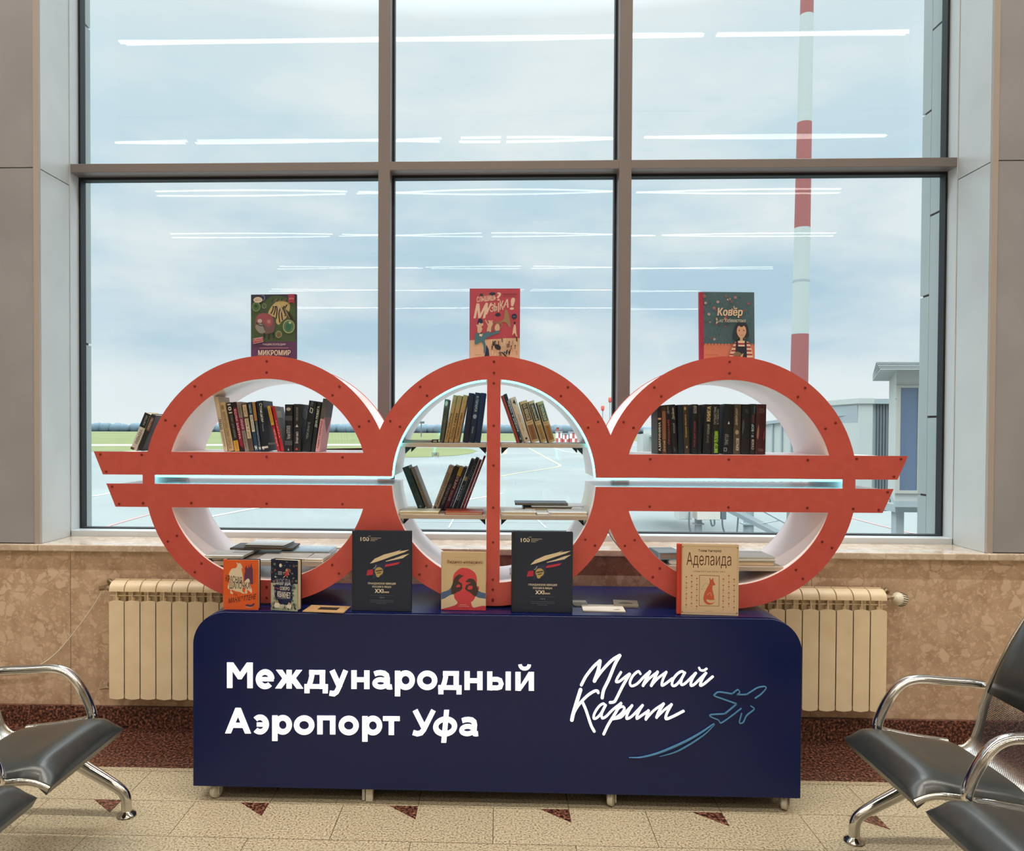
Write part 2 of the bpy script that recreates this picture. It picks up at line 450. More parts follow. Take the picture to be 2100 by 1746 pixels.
def flat_book(x, y, z, w, h, t, label, cover, turn=0, front=None, group=None, hard=True, edge=None, name='book', tilt=None, spine_front=False):
    """a book lying on its back cover; x, y is its centre"""
    B = Matrix.Translation((0, -h/2, t/2)) @ Matrix.Rotation(-PI/2, 4, 'X')
    X = Matrix.Translation((x, y, z+.0006)) @ Matrix.Rotation(turn, 4, 'Z') @ (tilt if tilt is not None else Matrix.Identity(4)) @ B
    return make_book(name, label, 'book', w, h, t, cover, X, group, front, None, hard, edge)

# ================================================================ the hall
XL, XR = -2.246, 2.310           # sides of the window recess
YW, YF, YG = 3.76, 4.03, 4.135   # wall face, frame face, glass
ZS = .900                        # top of the sill
HALL_X, HALL_Y, HALL_Z = 9.0, -24.0, 6.0

# floor: pale granite, brown border along the wall, brown triangles at the joints
mb = MB()
mb.box((-HALL_X, HALL_Y, -.06), (HALL_X, 3.31, 0), granite)
mb.box((-HALL_X, 3.31, -.06), (HALL_X, 4.15, 0), brown_granite)
for k in range(-4, 5):
    x = -.889 + .5873*k
    mb.add([(x-.116, 3.017, .0005), (x, 3.017, .0005), (x, 2.914, .0005)], [(0, 2, 1)], brown_granite)
struct(mb.build('floor', fix=False))
mb = MB(); mb.box((-HALL_X, HALL_Y, HALL_Z), (HALL_X, 4.15, HALL_Z+.1), ceiling_white)
for k in range(8): mb.box((-HALL_X, HALL_Y+3*k, HALL_Z-.006), (HALL_X, HALL_Y+3*k+.02, HALL_Z), gasket_black)
struct(mb.build('ceiling', fix=False))
struct(MB().box((-HALL_X-.2, HALL_Y, 0), (-HALL_X, 4.15, HALL_Z), hall_wall).build('wall_left'))
struct(MB().box((HALL_X, HALL_Y, 0), (HALL_X+.2, 4.15, HALL_Z), hall_wall).build('wall_right'))
struct(MB().box((-HALL_X, HALL_Y-.2, 0), (HALL_X, HALL_Y, HALL_Z), hall_wall).build('wall_rear'))

# window wall: stone slabs below the sill, grey panels beside and above the window
mb = MB(); g = .0012
xs = [-9, -7.6, -6.2, -4.8, -3.4, -2.097, -.9, .3, 1.5, 2.7, 4.2, 5.7, 7.2, 9]
for a, c in zip(xs, xs[1:]): mb.box((a+g, YW, .105), (c-g, YW+.03, ZS-.03), marble)
mb.box((-9, YW+.012, 0), (9, 4.15, ZS-.032), rad_dark)
for s_, x0, xo in ((-1, XL-.028, -9), (1, XR+.028, 9)):
    edges = [x0] + [x0 + s_*1.25*i for i in range(1, 6)] + [xo]
    for a, c in zip(edges, edges[1:]):
        lo, hi = min(a, c), max(a, c)
        for z0, z1 in ((ZS+.004, 2.742), (2.747, 4.55), (4.555, 5.98)): mb.box((lo+g, YW, z0), (hi-g, YW+.02, z1), panel_grey)
    mb.box((min(x0, xo), YW+.014, ZS), (max(x0, xo), 4.15, 6), rad_dark)
mb.box((XL-.028, YW, 5.2), (XR+.028, 4.15, 6), panel_grey)
struct(mb.build('wall_front', fix=False))
# corner trims and recess cheeks
for i, (s_, x) in enumerate(((-1, XL), (1, XR))):
    mb = MB()
    mb.box((min(x, x+s_*.028), YW-.006, ZS), (max(x, x+s_*.028), YW+.012, 5.2), trim_pale)
    struct(mb.build('trim_%d' % (i+1), bevel=.002))
    mb = MB()
    mb.box((min(x, x+s_*.02), YW+.012, ZS), (max(x, x+s_*.02), YF-.002, 2.738), reveal_grey)
    mb.box((min(x, x+s_*.02), YW+.012, 2.743), (max(x, x+s_*.02), YF-.002, 5.2), reveal_grey)
    mb.box((min(x+s_*.012, x+s_*.028), YW+.012, ZS), (max(x+s_*.012, x+s_*.028), YF, 5.2), rad_dark)
    struct(mb.build('wall_recess_%s' % ('left' if s_ < 0 else 'right'), fix=False))
struct(MB().box((-9, YW-.018, 0), (9, YW+.012, .105), brown_granite).build('baseboard_front'))
struct(MB().box((-9, YW-.026, ZS-.034), (XL-.001, YW+.02, ZS), sill_stone).box((XR+.001, YW-.026, ZS-.034), (9, YW+.02, ZS), sill_stone)
       .box((XL-.001, YW-.026, ZS-.034), (XR+.001, YF+.03, ZS), sill_stone).build('trim_3', bevel=.006, bseg=3, fix=False))

# window: aluminium frame, rubber gaskets, six double panes
ZT0, ZT1, ZTOP = 2.808, 2.853, 5.2
ML = [(-.621, -.560), (.6145, .678)]
mb = MB()
mb.box((XL-.05, YF, ZS-.03), (XR+.05, YG+.02, ZS+.030), frame_light)
mb.box((XL-.05, YF, ZS), (XL+.004, YG+.02, ZTOP), frame_light)
mb.box((XR-.004, YF, ZS), (XR+.05, YG+.02, ZTOP), frame_light)
mb.box((XL, YF, ZTOP-.06), (XR, YG+.02, ZTOP+.02), frame_light)
win = struct(mb.build('window_1', bevel=.0015, bseg=1, fix=False))
mb = MB()
mb.box((XL+.004, YF, ZT0), (XR-.004, YG+.02, ZT1), frame_grey)
mb.build('transom', win, bevel=.002, bseg=1)
for a, c in ML: MB().box((a, YF-.002, ZS+.03), (c, YG+.02, ZTOP-.06), frame_grey).build('mullion', win, bevel=.002, bseg=1)
cols_ = [(XL+.004, ML[0][0]), (ML[0][1], ML[1][0]), (ML[1][1], XR-.004)]
for ci, (x0, x1) in enumerate(cols_):
    for ri, (z0, z1) in enumerate(((ZS+.030, ZT0), (ZT1, ZTOP-.06))):
        mb = MB(); w_ = .011
        mb.box((x0, YG-.022, z0), (x0+w_, YG+.03, z1), gasket_black); mb.box((x1-w_, YG-.022, z0), (x1, YG+.03, z1), gasket_black)
        mb.box((x0+w_, YG-.022, z0), (x1-w_, YG+.03, z0+.006), gasket_black); mb.box((x0+w_, YG-.022, z1-.014), (x1-w_, YG+.03, z1), gasket_black)
        mb.build('gasket', win, fix=False)
        mb = MB(); n = 14
        for sheet, sag in ((0, .0013), (1, -.0010)):                  # double glazing bows a little
            vs, fs = [], []
            tx, tz = random.uniform(-.0012, .0012), random.uniform(-.001, .001)
            for j in range(n+1):
                for i in range(n+1):
                    u, v = i/n, j/n
                    vs.append((x0+(x1-x0)*u, YG+.002+.018*sheet + sag*16*u*(1-u)*v*(1-v) + tx*(u-.5)*(x1-x0) + tz*(v-.5)*(z1-z0), z0+(z1-z0)*v))
            for j in range(n):
                for i in range(n): fs.append((j*(n+1)+i, j*(n+1)+i+1, (j+1)*(n+1)+i+1, (j+1)*(n+1)+i))
            mb.add(vs, fs, glass)
        mb.build('pane', win, smooth=60, fix=False)

# ceiling luminaires: rows of slim linear lamps across the hall
lamp_mat = M('lamp_diffuser', (255, 250, 240), .5)
nb = lamp_mat.node_tree.nodes['Principled BSDF']; nb.inputs['Emission Color'].default_value = (*LAMP_RGB, 1); nb.inputs['Emission Strength'].default_value = LAMP_GLOW
rows = [(2.4, [(-7.4, -2.6), (-2.4, 2.4), (2.6, 7.4)]), (-.72, [(-4.4, 2.33), (2.47, 4.72)]), (-3.85, [(-8.4, -4.9), (-4.75, -.9), (-.62, .03), (.1, 2.0), (2.25, 5.9)]),  # first row added near the window to brighten the interior, out of view
        (-6.6, [(-6.6, -2.9), (-2.7, 2.4), (2.6, 6.4)]), (-9.9, [(-7.7, -3.9), (-3.7, -.4), (-.2, 3.6), (3.8, 7.7)]),
        (-13.6, [(-6.2, -2.2), (-2.0, .6), (.9, 7.6)]), (-17.2, [(-7.5, -3.2), (-3.0, .8), (1.0, 6.5)]), (-21.0, [(-8, -4), (-3.8, .4), (.6, 7.8)])]
for yy, segs in rows:
    for a, c in segs:
        r = thing('ceiling_lamp', 'slim white linear ceiling lamp of the hall, mirrored as a streak in the window', 'lamp', Vector(((a+c)/2, yy, HALL_Z)), 'linear ceiling lamps')
        l = (c-a)/2
        MB().box((-l, -.055, -.05), (l, .055, 0), frame_light).build('housing', r)
        MB().box((-l+.01, -.042, -.058), (l-.01, .042, -.0505), lamp_mat).build('diffuser', r)
        ld = bpy.data.lights.new('lamp_fill', 'AREA'); ld.shape = 'RECTANGLE'; ld.size = 2*l; ld.size_y = .08; ld.energy = LAMP_WATT*2*l; ld.color = LAMP_RGB; ld.spread = math.radians(118)  # extra light added to brighten the hall; spread keeps it off the glass
        lo = bpy.data.objects.new('lamp_fill', ld); COL.objects.link(lo); lo.parent = r; lo.location = (0, 0, -.062)

# ---------------------------------------------------------------- radiators
def make_radiator(x0, n, pitch, label, head_side):
    y0, y1, zb, zt = 3.655, 3.735, .176, .735
    r = thing('radiator', label, 'radiator', Vector((x0, y1, 0)), 'radiators under the window')
    X = Matrix.Translation((-x0, -y1, 0))
    w = pitch - .005
    for i in range(n):
        a = x0 + i*pitch; c = a + w; m_ = (a+c)/2
        mb = MB()
        pf = [(a+.004, zb), (m_, zb-.005), (c-.004, zb), (c, zb+.006), (c, .638), (c-.006, .643), (m_, .647), (a+.006, .643), (a, .638), (a, zb+.006)]
        mb.prism(pf, y0, y0+.008, rad_paint, X)                        # front plate
        mb.box((m_-.0016, y0+.002, .64), (m_+.0016, y1-.01, .70), rad_paint, X)
        mb.box((a, y0+.010, .668), (c, y0+.020, .671), rad_paint, X)   # cross web of the grille
        cap = [(y0, .690), (y0+.001, .703), (y0+.010, .720), (y0+.030, .733), (y0+.052, zt), (y0+.052, zt-.01), (y0+.03, .722), (y0+.012, .705), (y0+.009, .690)]
        vs = [(a, p, q) for p, q in cap] + [(c, p, q) for p, q in cap]; k = len(cap)
        mb.add(vs, [tuple(range(k)), tuple(range(2*k-1, k-1, -1))] + [(j, j+k, (j+1) % k+k, (j+1) % k) for j in range(k)], rad_paint, X)
        mb.box((a, y0+.060, zt-.006), (c, y1-.012, zt+.004), rad_paint, X)
        mb.box((a+.004, y0+.03, zb+.01), (c-.004, y1-.004, .71), rad_paint, X)
        mb.box((m_-.006, y0+.008, zb+.02), (m_+.006, y0+.03, .66), rad_paint, X)
        mb.build('section', r, smooth=35)
    mb = MB()                                                          # dark sheet painting the shade in the gaps between sections
    mb.box((x0+.01, y0+.006, zb+.02), (x0+n*pitch-.015, y0+.012, .636), rad_dark, X); mb.build('gap_shade', r)
    s_ = head_side; xe = x0 + n*pitch - .005 if s_ > 0 else x0
    mb = MB()
    mb.cyl((xe, 3.69, .700), (xe+s_*.022, 3.69, .700), .014, brass, 6, X); mb.cyl((xe+s_*.02, 3.69, .700), (xe+s_*.045, 3.69, .700), .009, brass, 12, X)
    if s_ < 0: mb.cyl((xe-.04, 3.69, .700), (xe-.058, 3.675, .700), .012, brass, 8, X); mb.cyl((xe-.03, 3.69, .690), (xe-.03, 3.69, .715), .010, brass, 8, X)
    mb.tube(smooth_path([(xe, 3.70, .715), (xe+s_*.02, 3.705, .735), (xe+s_*.035, 3.72, .72), (xe+s_*.038, 3.76, .70)], 5), .008, brass, 8, X=X)
    mb.build('valve', r, smooth=40)
    if s_ > 0:
        mb = MB(); A = X @ Matrix.Translation((xe+.045, 3.68, .698)) @ Matrix.Rotation(math.radians(105), 4, 'Y') @ Matrix.Rotation(math.radians(-28), 4, 'X')
        mb.lathe([(.010, 0), (.016, .004), (.026, .012), (.031, .022), (.030, .055), (.027, .062), (.0195, .064), (.0195, .071), (.016, .073)], plastic_white, 24, A)
        for k in range(18):
            an = 2*PI*k/18
            mb.box((-.0012, .0295, .022), (.0012, .0322, .056), gasket_black, A @ Matrix.Rotation(an, 4, 'Z'))
        mb.build('thermostatic_head', r, smooth=40)
    mb = MB()
    mb.cyl((xe, 3.70, .215), (xe+s_*.03, 3.70, .215), .012, brass, 6, X)
    if s_ < 0: mb.cyl((xe-.03, 3.70, .215), (xe-.065, 3.69, .208), .010, brass, 8, X, r2=.004); mb.cyl((xe-.02, 3.70, .205), (xe-.02, 3.70, .235), .011, brass, 8, X)
    mb.tube(smooth_path([(xe+s_*.004, 3.70, .225), (xe+s_*.016, 3.705, .245), (xe+s_*.03, 3.73, .235), (xe+s_*.03, 3.765, .22)], 5), .008, brass, 8, X=X)
    mb.build('drain_valve', r, smooth=40)
    return r
make_radiator(-1.852, 9, .0765, 'cream sectional radiator on the stone wall with a thin white cable at its valve', -1)
make_radiator(1.803-9*.0775+.005, 9, .0775, 'cream sectional radiator on the stone wall with a white ribbed thermostat head', 1)
# thin white cable from the left radiator valve
pts = [P(x, y, Y) for x, y, Y in ((211, 1211, 3.70), (190, 1245, 3.715), (150, 1300, 3.735), (110, 1345, 3.74), (70, 1370, 3.745), (30, 1379, 3.748), (-30, 1382, 3.75), (-120, 1380, 3.75))]
tag(MB().tube(smooth_path(pts, 6), .0028, plastic_white, 8).build('cable', smooth=60), 'thin white cable sagging along the stone wall from the left radiator', 'cable')

# ================================================================ outside the window
ZG = -4.5
apron = noisy(M('apron_concrete', (108, 115, 114), .8), (98, 106, 107), (116, 122, 120), .05, 8)
grass = noisy(M('airfield_grass', (90, 98, 50), .9), (84, 94, 46), (98, 104, 58), .02, 6)
line_white = M('marking_white', (170, 168, 160), .8)
line_yellow = M('marking_yellow', (152, 146, 118), .8)
line_pink = M('marking_faded_red', (150, 116, 112), .8)
clad = noisy(M('facade_panel', (176, 184, 182), .35), (170, 179, 178), (182, 189, 187), 1.5)
bridge_white = M('bridge_white', (176, 180, 176), .5)
bridge_grey = M('bridge_grey', (150, 160, 164), .5)
bridge_dark = M('bridge_dark', (96, 106, 112), .6)
blue_glass = M('blue_glazing', (78, 98, 122), .08, 0, .6)
def floorpoly(mb, pts, z, mat): mb.add([Zp(x, y, z) for x, y in pts], [tuple(range(len(pts)))], mat)
mb = MB(); mb.add([(-3500, 4.6, ZG), (3500, 4.6, ZG), (3500, 3000, ZG), (-3500, 3000, ZG)], [(0, 1, 2, 3)], apron)
for pts, w_, m_ in (([(1081, 917), (1120, 939), (1147, 953), (1149, 956), (1140, 959), (1064, 970), (1028, 977)], .45, line_yellow), ([(1125, 916), (1160, 926), (1215, 935), (1260, 937)], .5, line_white),
                    ([(1020, 934), (1036, 931), (1038, 918)], .7, line_yellow), ([(190, 1089), (245, 1072), (310, 1054), (420, 1030)], .28, line_pink), ([(1700, 1050), (1790, 1074), (1870, 1094)], .25, line_pink),
                    ([(190, 1018), (240, 1009), (320, 1003)], .5, line_white), ([(430, 1060), (520, 1043), (600, 1036)], .4, line_white), ([(845, 1043), (990, 1020), (1030, 1012)], .4, line_white),
                    ([(840, 1070), (1210, 1072)], .12, bridge_grey), ([(1100, 1064), (1120, 1083)], .1, bridge_grey), ([(930, 1064), (920, 1083)], .1, bridge_grey)):
    p3 = [Zp(x, y, ZG+.02) for x, y in pts]
    vs, fs = strip2d(p3, w_); mb.add([(v.x, v.y, ZG+.02) for v in vs], fs, m_)
struct(mb.build('ground', fix=False))
mb = MB()
def at_(px, py): p = Zp(px, py, ZG); return (p.x, p.y, ZG+.04)
far = [at_(100, 926), at_(300, 926), at_(762, 925), at_(800, 908), at_(1000, 905), at_(1400, 905)]
yl = far[0][1]; yr = far[-1][1]
mb.add([(-1500, yl, ZG+.04)] + far + [(1500, yr, ZG+.04), (1500, 870, ZG+.04), (-1500, 870, ZG+.04)], [tuple(range(len(far)+4))], grass)
floorpoly(mb, [(640, 921), (800, 918.5), (930, 918.5), (965, 921), (979, 925), (968, 930), (930, 935), (860, 938), (640, 939)], ZG+.04, grass)
floorpoly(mb, [(-100, 912), (300, 911.5), (770, 911), (770, 914), (300, 914.5), (-100, 915)], ZG+.07, line_white)
tag(mb.build('airfield_grass', fix=False), 'pale green mown airfield grass beyond the apron', 'grass', kind='stuff')
# distant wood along the horizon, haze put into its colour
mb = MB(); rnd = random.Random(3)
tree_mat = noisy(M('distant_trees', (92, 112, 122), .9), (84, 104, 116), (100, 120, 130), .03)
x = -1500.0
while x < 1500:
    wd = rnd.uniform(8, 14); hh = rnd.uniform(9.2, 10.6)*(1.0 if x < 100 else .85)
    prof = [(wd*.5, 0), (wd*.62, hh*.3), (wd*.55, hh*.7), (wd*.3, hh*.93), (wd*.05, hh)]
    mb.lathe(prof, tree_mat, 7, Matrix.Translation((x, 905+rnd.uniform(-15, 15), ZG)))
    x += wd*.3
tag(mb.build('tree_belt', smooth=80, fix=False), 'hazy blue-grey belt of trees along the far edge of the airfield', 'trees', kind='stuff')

# red and white banded mast
mast_red = M('mast_red', (146, 82, 80), .6); mast_white = M('mast_white', (172, 180, 176), .6)
D = 40.0
mst = thing('lighting_mast', 'tall red and white banded mast standing on the apron', 'mast', Vector((P(1640, 730, D).x-.1, D, ZG)))
def mc(y): return (1655 - 15*y/730 - .0, y)
bands = [(-60, 31, 1), (31, 252, 0), (252, 468, 1), (468, 686, 0), (686, 905, 1), (905, 1117, 0)]
base_o = Vector(mst.location)
for y0, y1, red in bands:
    mb = MB(); ps, rs = [], []
    for i in range(3):
        yy = y1 + (y0-y1)*i/2; p = P(mc(yy)[0], yy, D); ps.append(Vector((p.x, D, p.z)) - base_o); rs.append((12.6 + 5.2*yy/900)*D/1600)
    if y1 == 1117: ps[0].z = 0
    mb.tube(ps, rs, mast_red if red else mast_white, 24)
    if not red and y0 > 400: mb.lathe([(rs[1]*1.02, -.05), (rs[1]*1.02, .05)], bridge_grey, 24, Matrix.Translation(ps[1]))
    tag(mb.build('mast_band', mst, smooth=40), 'red band' if red else 'white band')

# facade returns beside the window
for s_, px0, px1, nm in ((-1, 171, 187, 'left'), (1, 1923, 1886, 'right')):
    a = P(px0, 700, YG+.03); x = a.x
    yb = None
    d = ray(px1, 700); yb = x/d.x*d.y
    mb = MB(); ym = (YG+.03+yb)/2
    zz = [-4.5, .62, 1.55, 2.62, 3.6, 4.6, 6.0] if s_ > 0 else [-4.5, .4, 1.93, 3.66, 5.2, 6.0]
    for i, (y0, y1) in enumerate(((YG+.03, ym), (ym+.002, yb)) if s_ > 0 else ((YG+.03, yb),)):
        off = .42*i
        for z0, z1 in zip(zz, zz[1:]): mb.box((min(x, x+s_*.7), y0, z0+.006-off*(z0 > -4)), (max(x, x+s_*.7), y1, z1-.006-off), clad)
    mb.box((min(x+s_*.01, x+s_*.72), YG+.03, -4.5), (max(x+s_*.01, x+s_*.72), yb-.01, 6), rad_dark)
    struct(mb.build('wall_facade_%s' % nm, fix=False))

# glazed bridge head close to the terminal
D = 16.0
def W3(px, py, dd): p = P(px, py, dd); return p.x, p.z
xa, zb_ = W3(1822, 1028, D); _, zt_ = W3(1822, 757, D); xb = xa + 3.6
br = thing('terminal_annexe', 'pale grey bridge head with a tall blue window and overhanging roof, outside at the right', 'building', Vector((xa, D, ZG)))
X = Matrix.Translation((-xa, -D, -ZG))
xf_ = W3(1836.5, 900, D)[0]; xk_ = W3(1822, 900, D+3.2)[0]           # the annexe stands askew: its flank runs away from the terminal
mb = MB(); n4 = [(xf_, D), (xb, D), (xb+2, D+3.2), (xk_, D+3.2)]
mb.add([(x, y, zb_) for x, y in n4] + [(x, y, zt_) for x, y in n4], [(3,2,1,0),(4,5,6,7),(0,1,5,4),(1,2,6,5),(2,3,7,6),(3,0,4,7)], bridge_white, X)
for py in (818, 892): mb.box((W3(1836, py, D)[0], D-.008, W3(1836, py, D)[1]-.01), (W3(1846, py, D)[0], D, W3(1836, py, D)[1]+.01), bridge_grey, X)
mb.build('wall_panel', br, fix=False)
x0r, z0r = W3(1805, 758, D-.4); x1r, z1r = W3(1805, 741, D-.4)
mb = MB()
for k in range(5):
    o4 = [(x0r-.02*k, D-.4), (xb+.3, D-.4), (xb+2.3, D+3.3), (xk_-.35, D+3.3)]; za_, zc_ = z0r+(z1r-z0r)*k/5, z0r+(z1r-z0r)*(k+1)/5-.01
    mb.add([(x, y, za_) for x, y in o4] + [(x, y, zc_) for x, y in o4], [(3,2,1,0),(4,5,6,7),(0,1,5,4),(1,2,6,5),(2,3,7,6),(3,0,4,7)], bridge_white if k % 2 == 0 else bridge_grey, X)
mb.build('roof', br, fix=False)
wx0, wz1 = W3(1845, 796, D); wx1, wz0 = W3(1878, 1006, D)
fr_ = MB().box((wx0-.07, D-.05, wz0-.06), (wx1+.12, D-.001, wz0), line_white, X).box((wx0-.07, D-.05, wz1), (wx1+.12, D-.001, wz1+.05), line_white, X).box((wx0-.07, D-.05, wz0), (wx0, D-.001, wz1), line_white, X).box((wx1, D-.05, wz0), (wx1+.12, D-.001, wz1), line_white, X).build('window_frame', br, fix=False)
MB().box((wx0, D-.03, wz0), (wx1, D-.002, wz1), blue_glass, X).build('pane', fr_)
mb = MB(); mb.add([(x, y, z) for z in (zb_-.12, zb_) for x, y in n4], [(3,2,1,0),(4,5,6,7),(0,1,5,4),(1,2,6,5),(2,3,7,6),(3,0,4,7)], bridge_grey, X)
sx, sz = W3(1852, 1036, D); mb.box((sx, D+.3, sz-.18), (sx+.5, D+.8, zb_-.1), bridge_grey, X); mb.build('floor_beam', br, fix=False)
cx_, _ = W3(1866, 1060, D); MB().box((cx_-.07, D+.4, ZG), (cx_+.09, D+.6, zb_-.25), bridge_grey, X).build('column', br)

# boarding bridge leading off to the left
D2 = 24.0
bx0, bz1 = W3(1763, 828, D2); bx1, _ = W3(1790, 828, D2); bx2, _ = W3(1824, 828, D2)
bb = thing('boarding_bridge', 'long white boarding bridge tunnel running left across the apron beyond the rings', 'bridge', Vector((bx0, D2, ZG)))
X = Matrix.Translation((-bx0, -D2, -ZG))
mb = MB(); mb.box((bx0, D2, -1.0), (bx1, D2+2.4, bz1), bridge_white, X); mb.box((bx0-.06, D2-.06, bz1), (bx1+.02, D2+2.4, bz1+.16), bridge_white, X); mb.build('rotunda', bb, fix=False)
mb = MB(); mb.box((bx1, D2+.25, -1.0), (bx2+1.5, D2+2.2, bz1+.02), bridge_grey, X)
for k in range(7): mb.box((bx1+.22+.09*k, D2+.18, -1.0), (bx1+.25+.09*k, D2+.25, bz1), bridge_white if k > 3 else bridge_dark, X)
mb.box((bx1, D2+.1, bz1), (bx2+1.5, D2+2.3, bz1+.15), bridge_grey, X); mb.build('link_corridor', bb, fix=False)
p0, p1 = W3(1752, 832, D2+.3); q0, _ = W3(1766, 832, D2+.3)
MB().prism([(p0, p1), (q0, p1), (q0, -1), (q0-.06, -1)], D2+.1, D2+1.8, bridge_grey, X).build('bellows', bb)
# tunnel: ribbed box from near right to far left, sloping down to the cabin
n0 = P(1738, 845, 25.0); n1 = P(1335, 893, 50.0)
dirv = (Vector((n1.x, n1.y, 0)) - Vector((n0.x, n0.y, 0))); L = dirv.length; dirv.normalize(); nrm = Vector((dirv.y, -dirv.x, 0))
if nrm.y > 0: nrm = -nrm
def tp(s_, o_, h_):                                                    # along, towards the terminal, height below the roof line
    b_ = Vector((n0.x, n0.y, n0.z)) + (Vector((n1.x, n1.y, n1.z)) - Vector((n0.x, n0.y, n0.z)))*(s_/L); return b_ + nrm*o_ + Vector((0, 0, -h_))
def tbox(mb, s0, s1, o0, o1, h0, h1, mat): mb.add([tp(s0, o0, h1), tp(s1, o0, h1), tp(s1, o1, h1), tp(s0, o1, h1), tp(s0, o0, h0), tp(s1, o0, h0), tp(s1, o1, h0), tp(s0, o1, h0)], [(3,2,1,0),(4,5,6,7),(0,1,5,4),(1,2,6,5),(2,3,7,6),(3,0,4,7)], mat, X)
mb = MB(); tbox(mb, 0, L, -2.6, 0, .12, 2.7, bridge_white); tbox(mb, -.2, L, -2.7, .1, 0, .12, bridge_grey)
k = .6
while k < L-.4: tbox(mb, k, k+.12, 0, .06, .14, 2.66, bridge_grey); k += .85
mb.build('tunnel', bb, fix=False)
mb = MB(); tbox(mb, L, L+1.7, -3.0, .5, -.1, 2.9, bridge_white); tbox(mb, L+.2, L+1.2, -2.6, .2, -.42, -.1, bridge_white); mb.build('cabin', bb, fix=False)
mb = MB()
for px, w_ in ((1432, .13), (1535, .18)):
    p = P(px, 1060, 28.0); mb.cyl((p.x, p.y, ZG), (p.x, p.y, -1.1), w_, bridge_grey, 16, X); mb.box((p.x-w_*1.3, p.y-w_*1.3, P(px, 1073, 28).z-.05), (p.x+w_*1.3, p.y+w_*1.3, P(px, 1073, 28).z), bridge_grey, X)
mb.build('column', bb, smooth=40)
for px0, px1, py0, py1, m_ in ((1393, 1420, 1030, 1066, bridge_white), (1430, 1478, 1032, 1067, M('cabinet_beige', (212, 206, 196), .5)), (1479, 1490, 1036, 1066, bridge_dark)):
    a = P(px0, py1, 27.6); c = P(px1, py0, 27.6)
    MB().box((a.x, 27.6, a.z), (c.x, 28.4, c.z), m_, X).build('equipment_cabinet', bb, bevel=.02)
for pts in ([(1414, 1050), (1413, 1075), (1416, 1092), (1418, 1110)], [(1457, 1066), (1460, 1078), (1465, 1076), (1465, 1066)], [(1481, 1066), (1482, 1080), (1486, 1094), (1490, 1112)], [(1514, 1050), (1513, 1072), (1511, 1092), (1508, 1112)]):
    MB().tube(smooth_path([P(x, y, 27.5) for x, y in pts], 5), .03, bridge_dark, 8, X=X).build('hose', bb, smooth=60)
# service stairs
st = thing('service_stairs', 'grey metal service stairs leaning to the right below the boarding bridge', 'stairs', P(1600, 1100, 27)*1.0)
X = Matrix.Translation(-Vector(st.location))
for dd in (24.4, 25.2):
    a = P(1488, 1040, dd); c = P(1625, 1110, dd)
    MB().tube([a, c], .10, bridge_grey, 4, X=X, sq=(.25, 1.2)).build('stringer', st)
    a2, c2 = P(1540, 1035, dd), P(1660, 1100, dd)
    MB().tube([a2, c2], .03, bridge_grey, 8, X=X).build('handrail', st)
    for u in (.1, .5, .9): MB().tube([a.lerp(c, u), a2.lerp(c2, u)], .02, bridge_grey, 6, X=X).build('rail_post', st)
for k in range(10):
    a = P(1488, 1040, 24.4).lerp(P(1625, 1110, 24.4), (k+.5)/10)
    MB().box((a.x-.12, 24.4, a.z-.02), (a.x+.12, 25.2, a.z+.02), bridge_grey, X).build('tread', st)
# red and white airfield huts far away
hut_red, hut_white = M('hut_red', (196, 96, 92), .7), M('hut_white', (240, 238, 234), .7)
for i, (px0, px1, py0, py1, lab) in enumerate(((1141, 1153, 887, 900, 'tiny red hut with a small tower at the far left of the distant row'), (1154, 1166, 891, 900, 'tiny red and white chequered hut in the middle of the distant row'), (1168, 1184, 888, 900, 'larger red and white chequered hut at the right of the distant row'))):
    DD = 300; a = P(px0, py1, DD); c = P(px1, py0, DD)
    r = thing('airfield_hut', lab, 'hut', Vector(((a.x+c.x)/2, DD, ZG)), 'distant airfield huts')
    X = Matrix.Translation(-Vector(r.location)); mb = MB(); nx = 3
    for u in range(nx):
        for v in range(2):
            mb.box((a.x+(c.x-a.x)*u/nx, DD, ZG+(c.z-ZG)*v/2), (a.x+(c.x-a.x)*(u+1)/nx, DD+4, ZG+(c.z-ZG)*(v+1)/2), hut_white if (u+v) % 2 else hut_red, X)
    mb.build('hut_wall', r, fix=False)
    mb = MB(); mb.box((a.x-.2, DD-.2, c.z), (c.x+.2, DD+4.2, c.z+.4), bridge_grey, X)
    if i == 0: mb.box((a.x, DD, c.z), (a.x+1, DD+1, c.z+1.8), hut_red, X); mb.box((a.x-.6, DD-.4, c.z+1.8), (a.x+1.6, DD+1.4, c.z+2.3), bridge_grey, X)
    mb.build('hut_roof', r, fix=False)
for px, py, lab in ((1251, 820, 'red obstruction lamp on a thin rod, the higher one seen between two rings'), (1236, 837, 'red obstruction lamp on a thin rod, the lower one seen between two rings')):
    DD = 52.0; p = P(px, py, DD); r = thing('obstruction_lamp', lab, 'lamp', Vector((p.x, DD, ZG)), 'red obstruction lamps')
    k = p.z-ZG
    MB().cyl((0, 0, 0), (0, 0, k-.16), .03, bridge_grey, 8).build('rod', r)
    MB().lathe([(.04, k-.2), (.10, k-.15), (.12, k), (.10, k+.14), (.03, k+.17)], M('lamp_red', (226, 104, 92), .4), 14).build('lens', r, smooth=50)
mb = MB(); p = Zp(893, 938, ZG); s_ = thing('airfield_sign', 'small yellow airfield sign standing at the edge of the far grass patch', 'sign', Vector((p.x, p.y, ZG)))
MB().box((-.75, 0, .25), (.75, .25, 1.0), line_yellow).build('sign_face', s_); MB().box((-.6, .05, 0), (-.5, .15, .25), bridge_dark).build('leg', s_); MB().box((.5, .05, 0), (.6, .15, .25), bridge_dark).build('leg', s_)
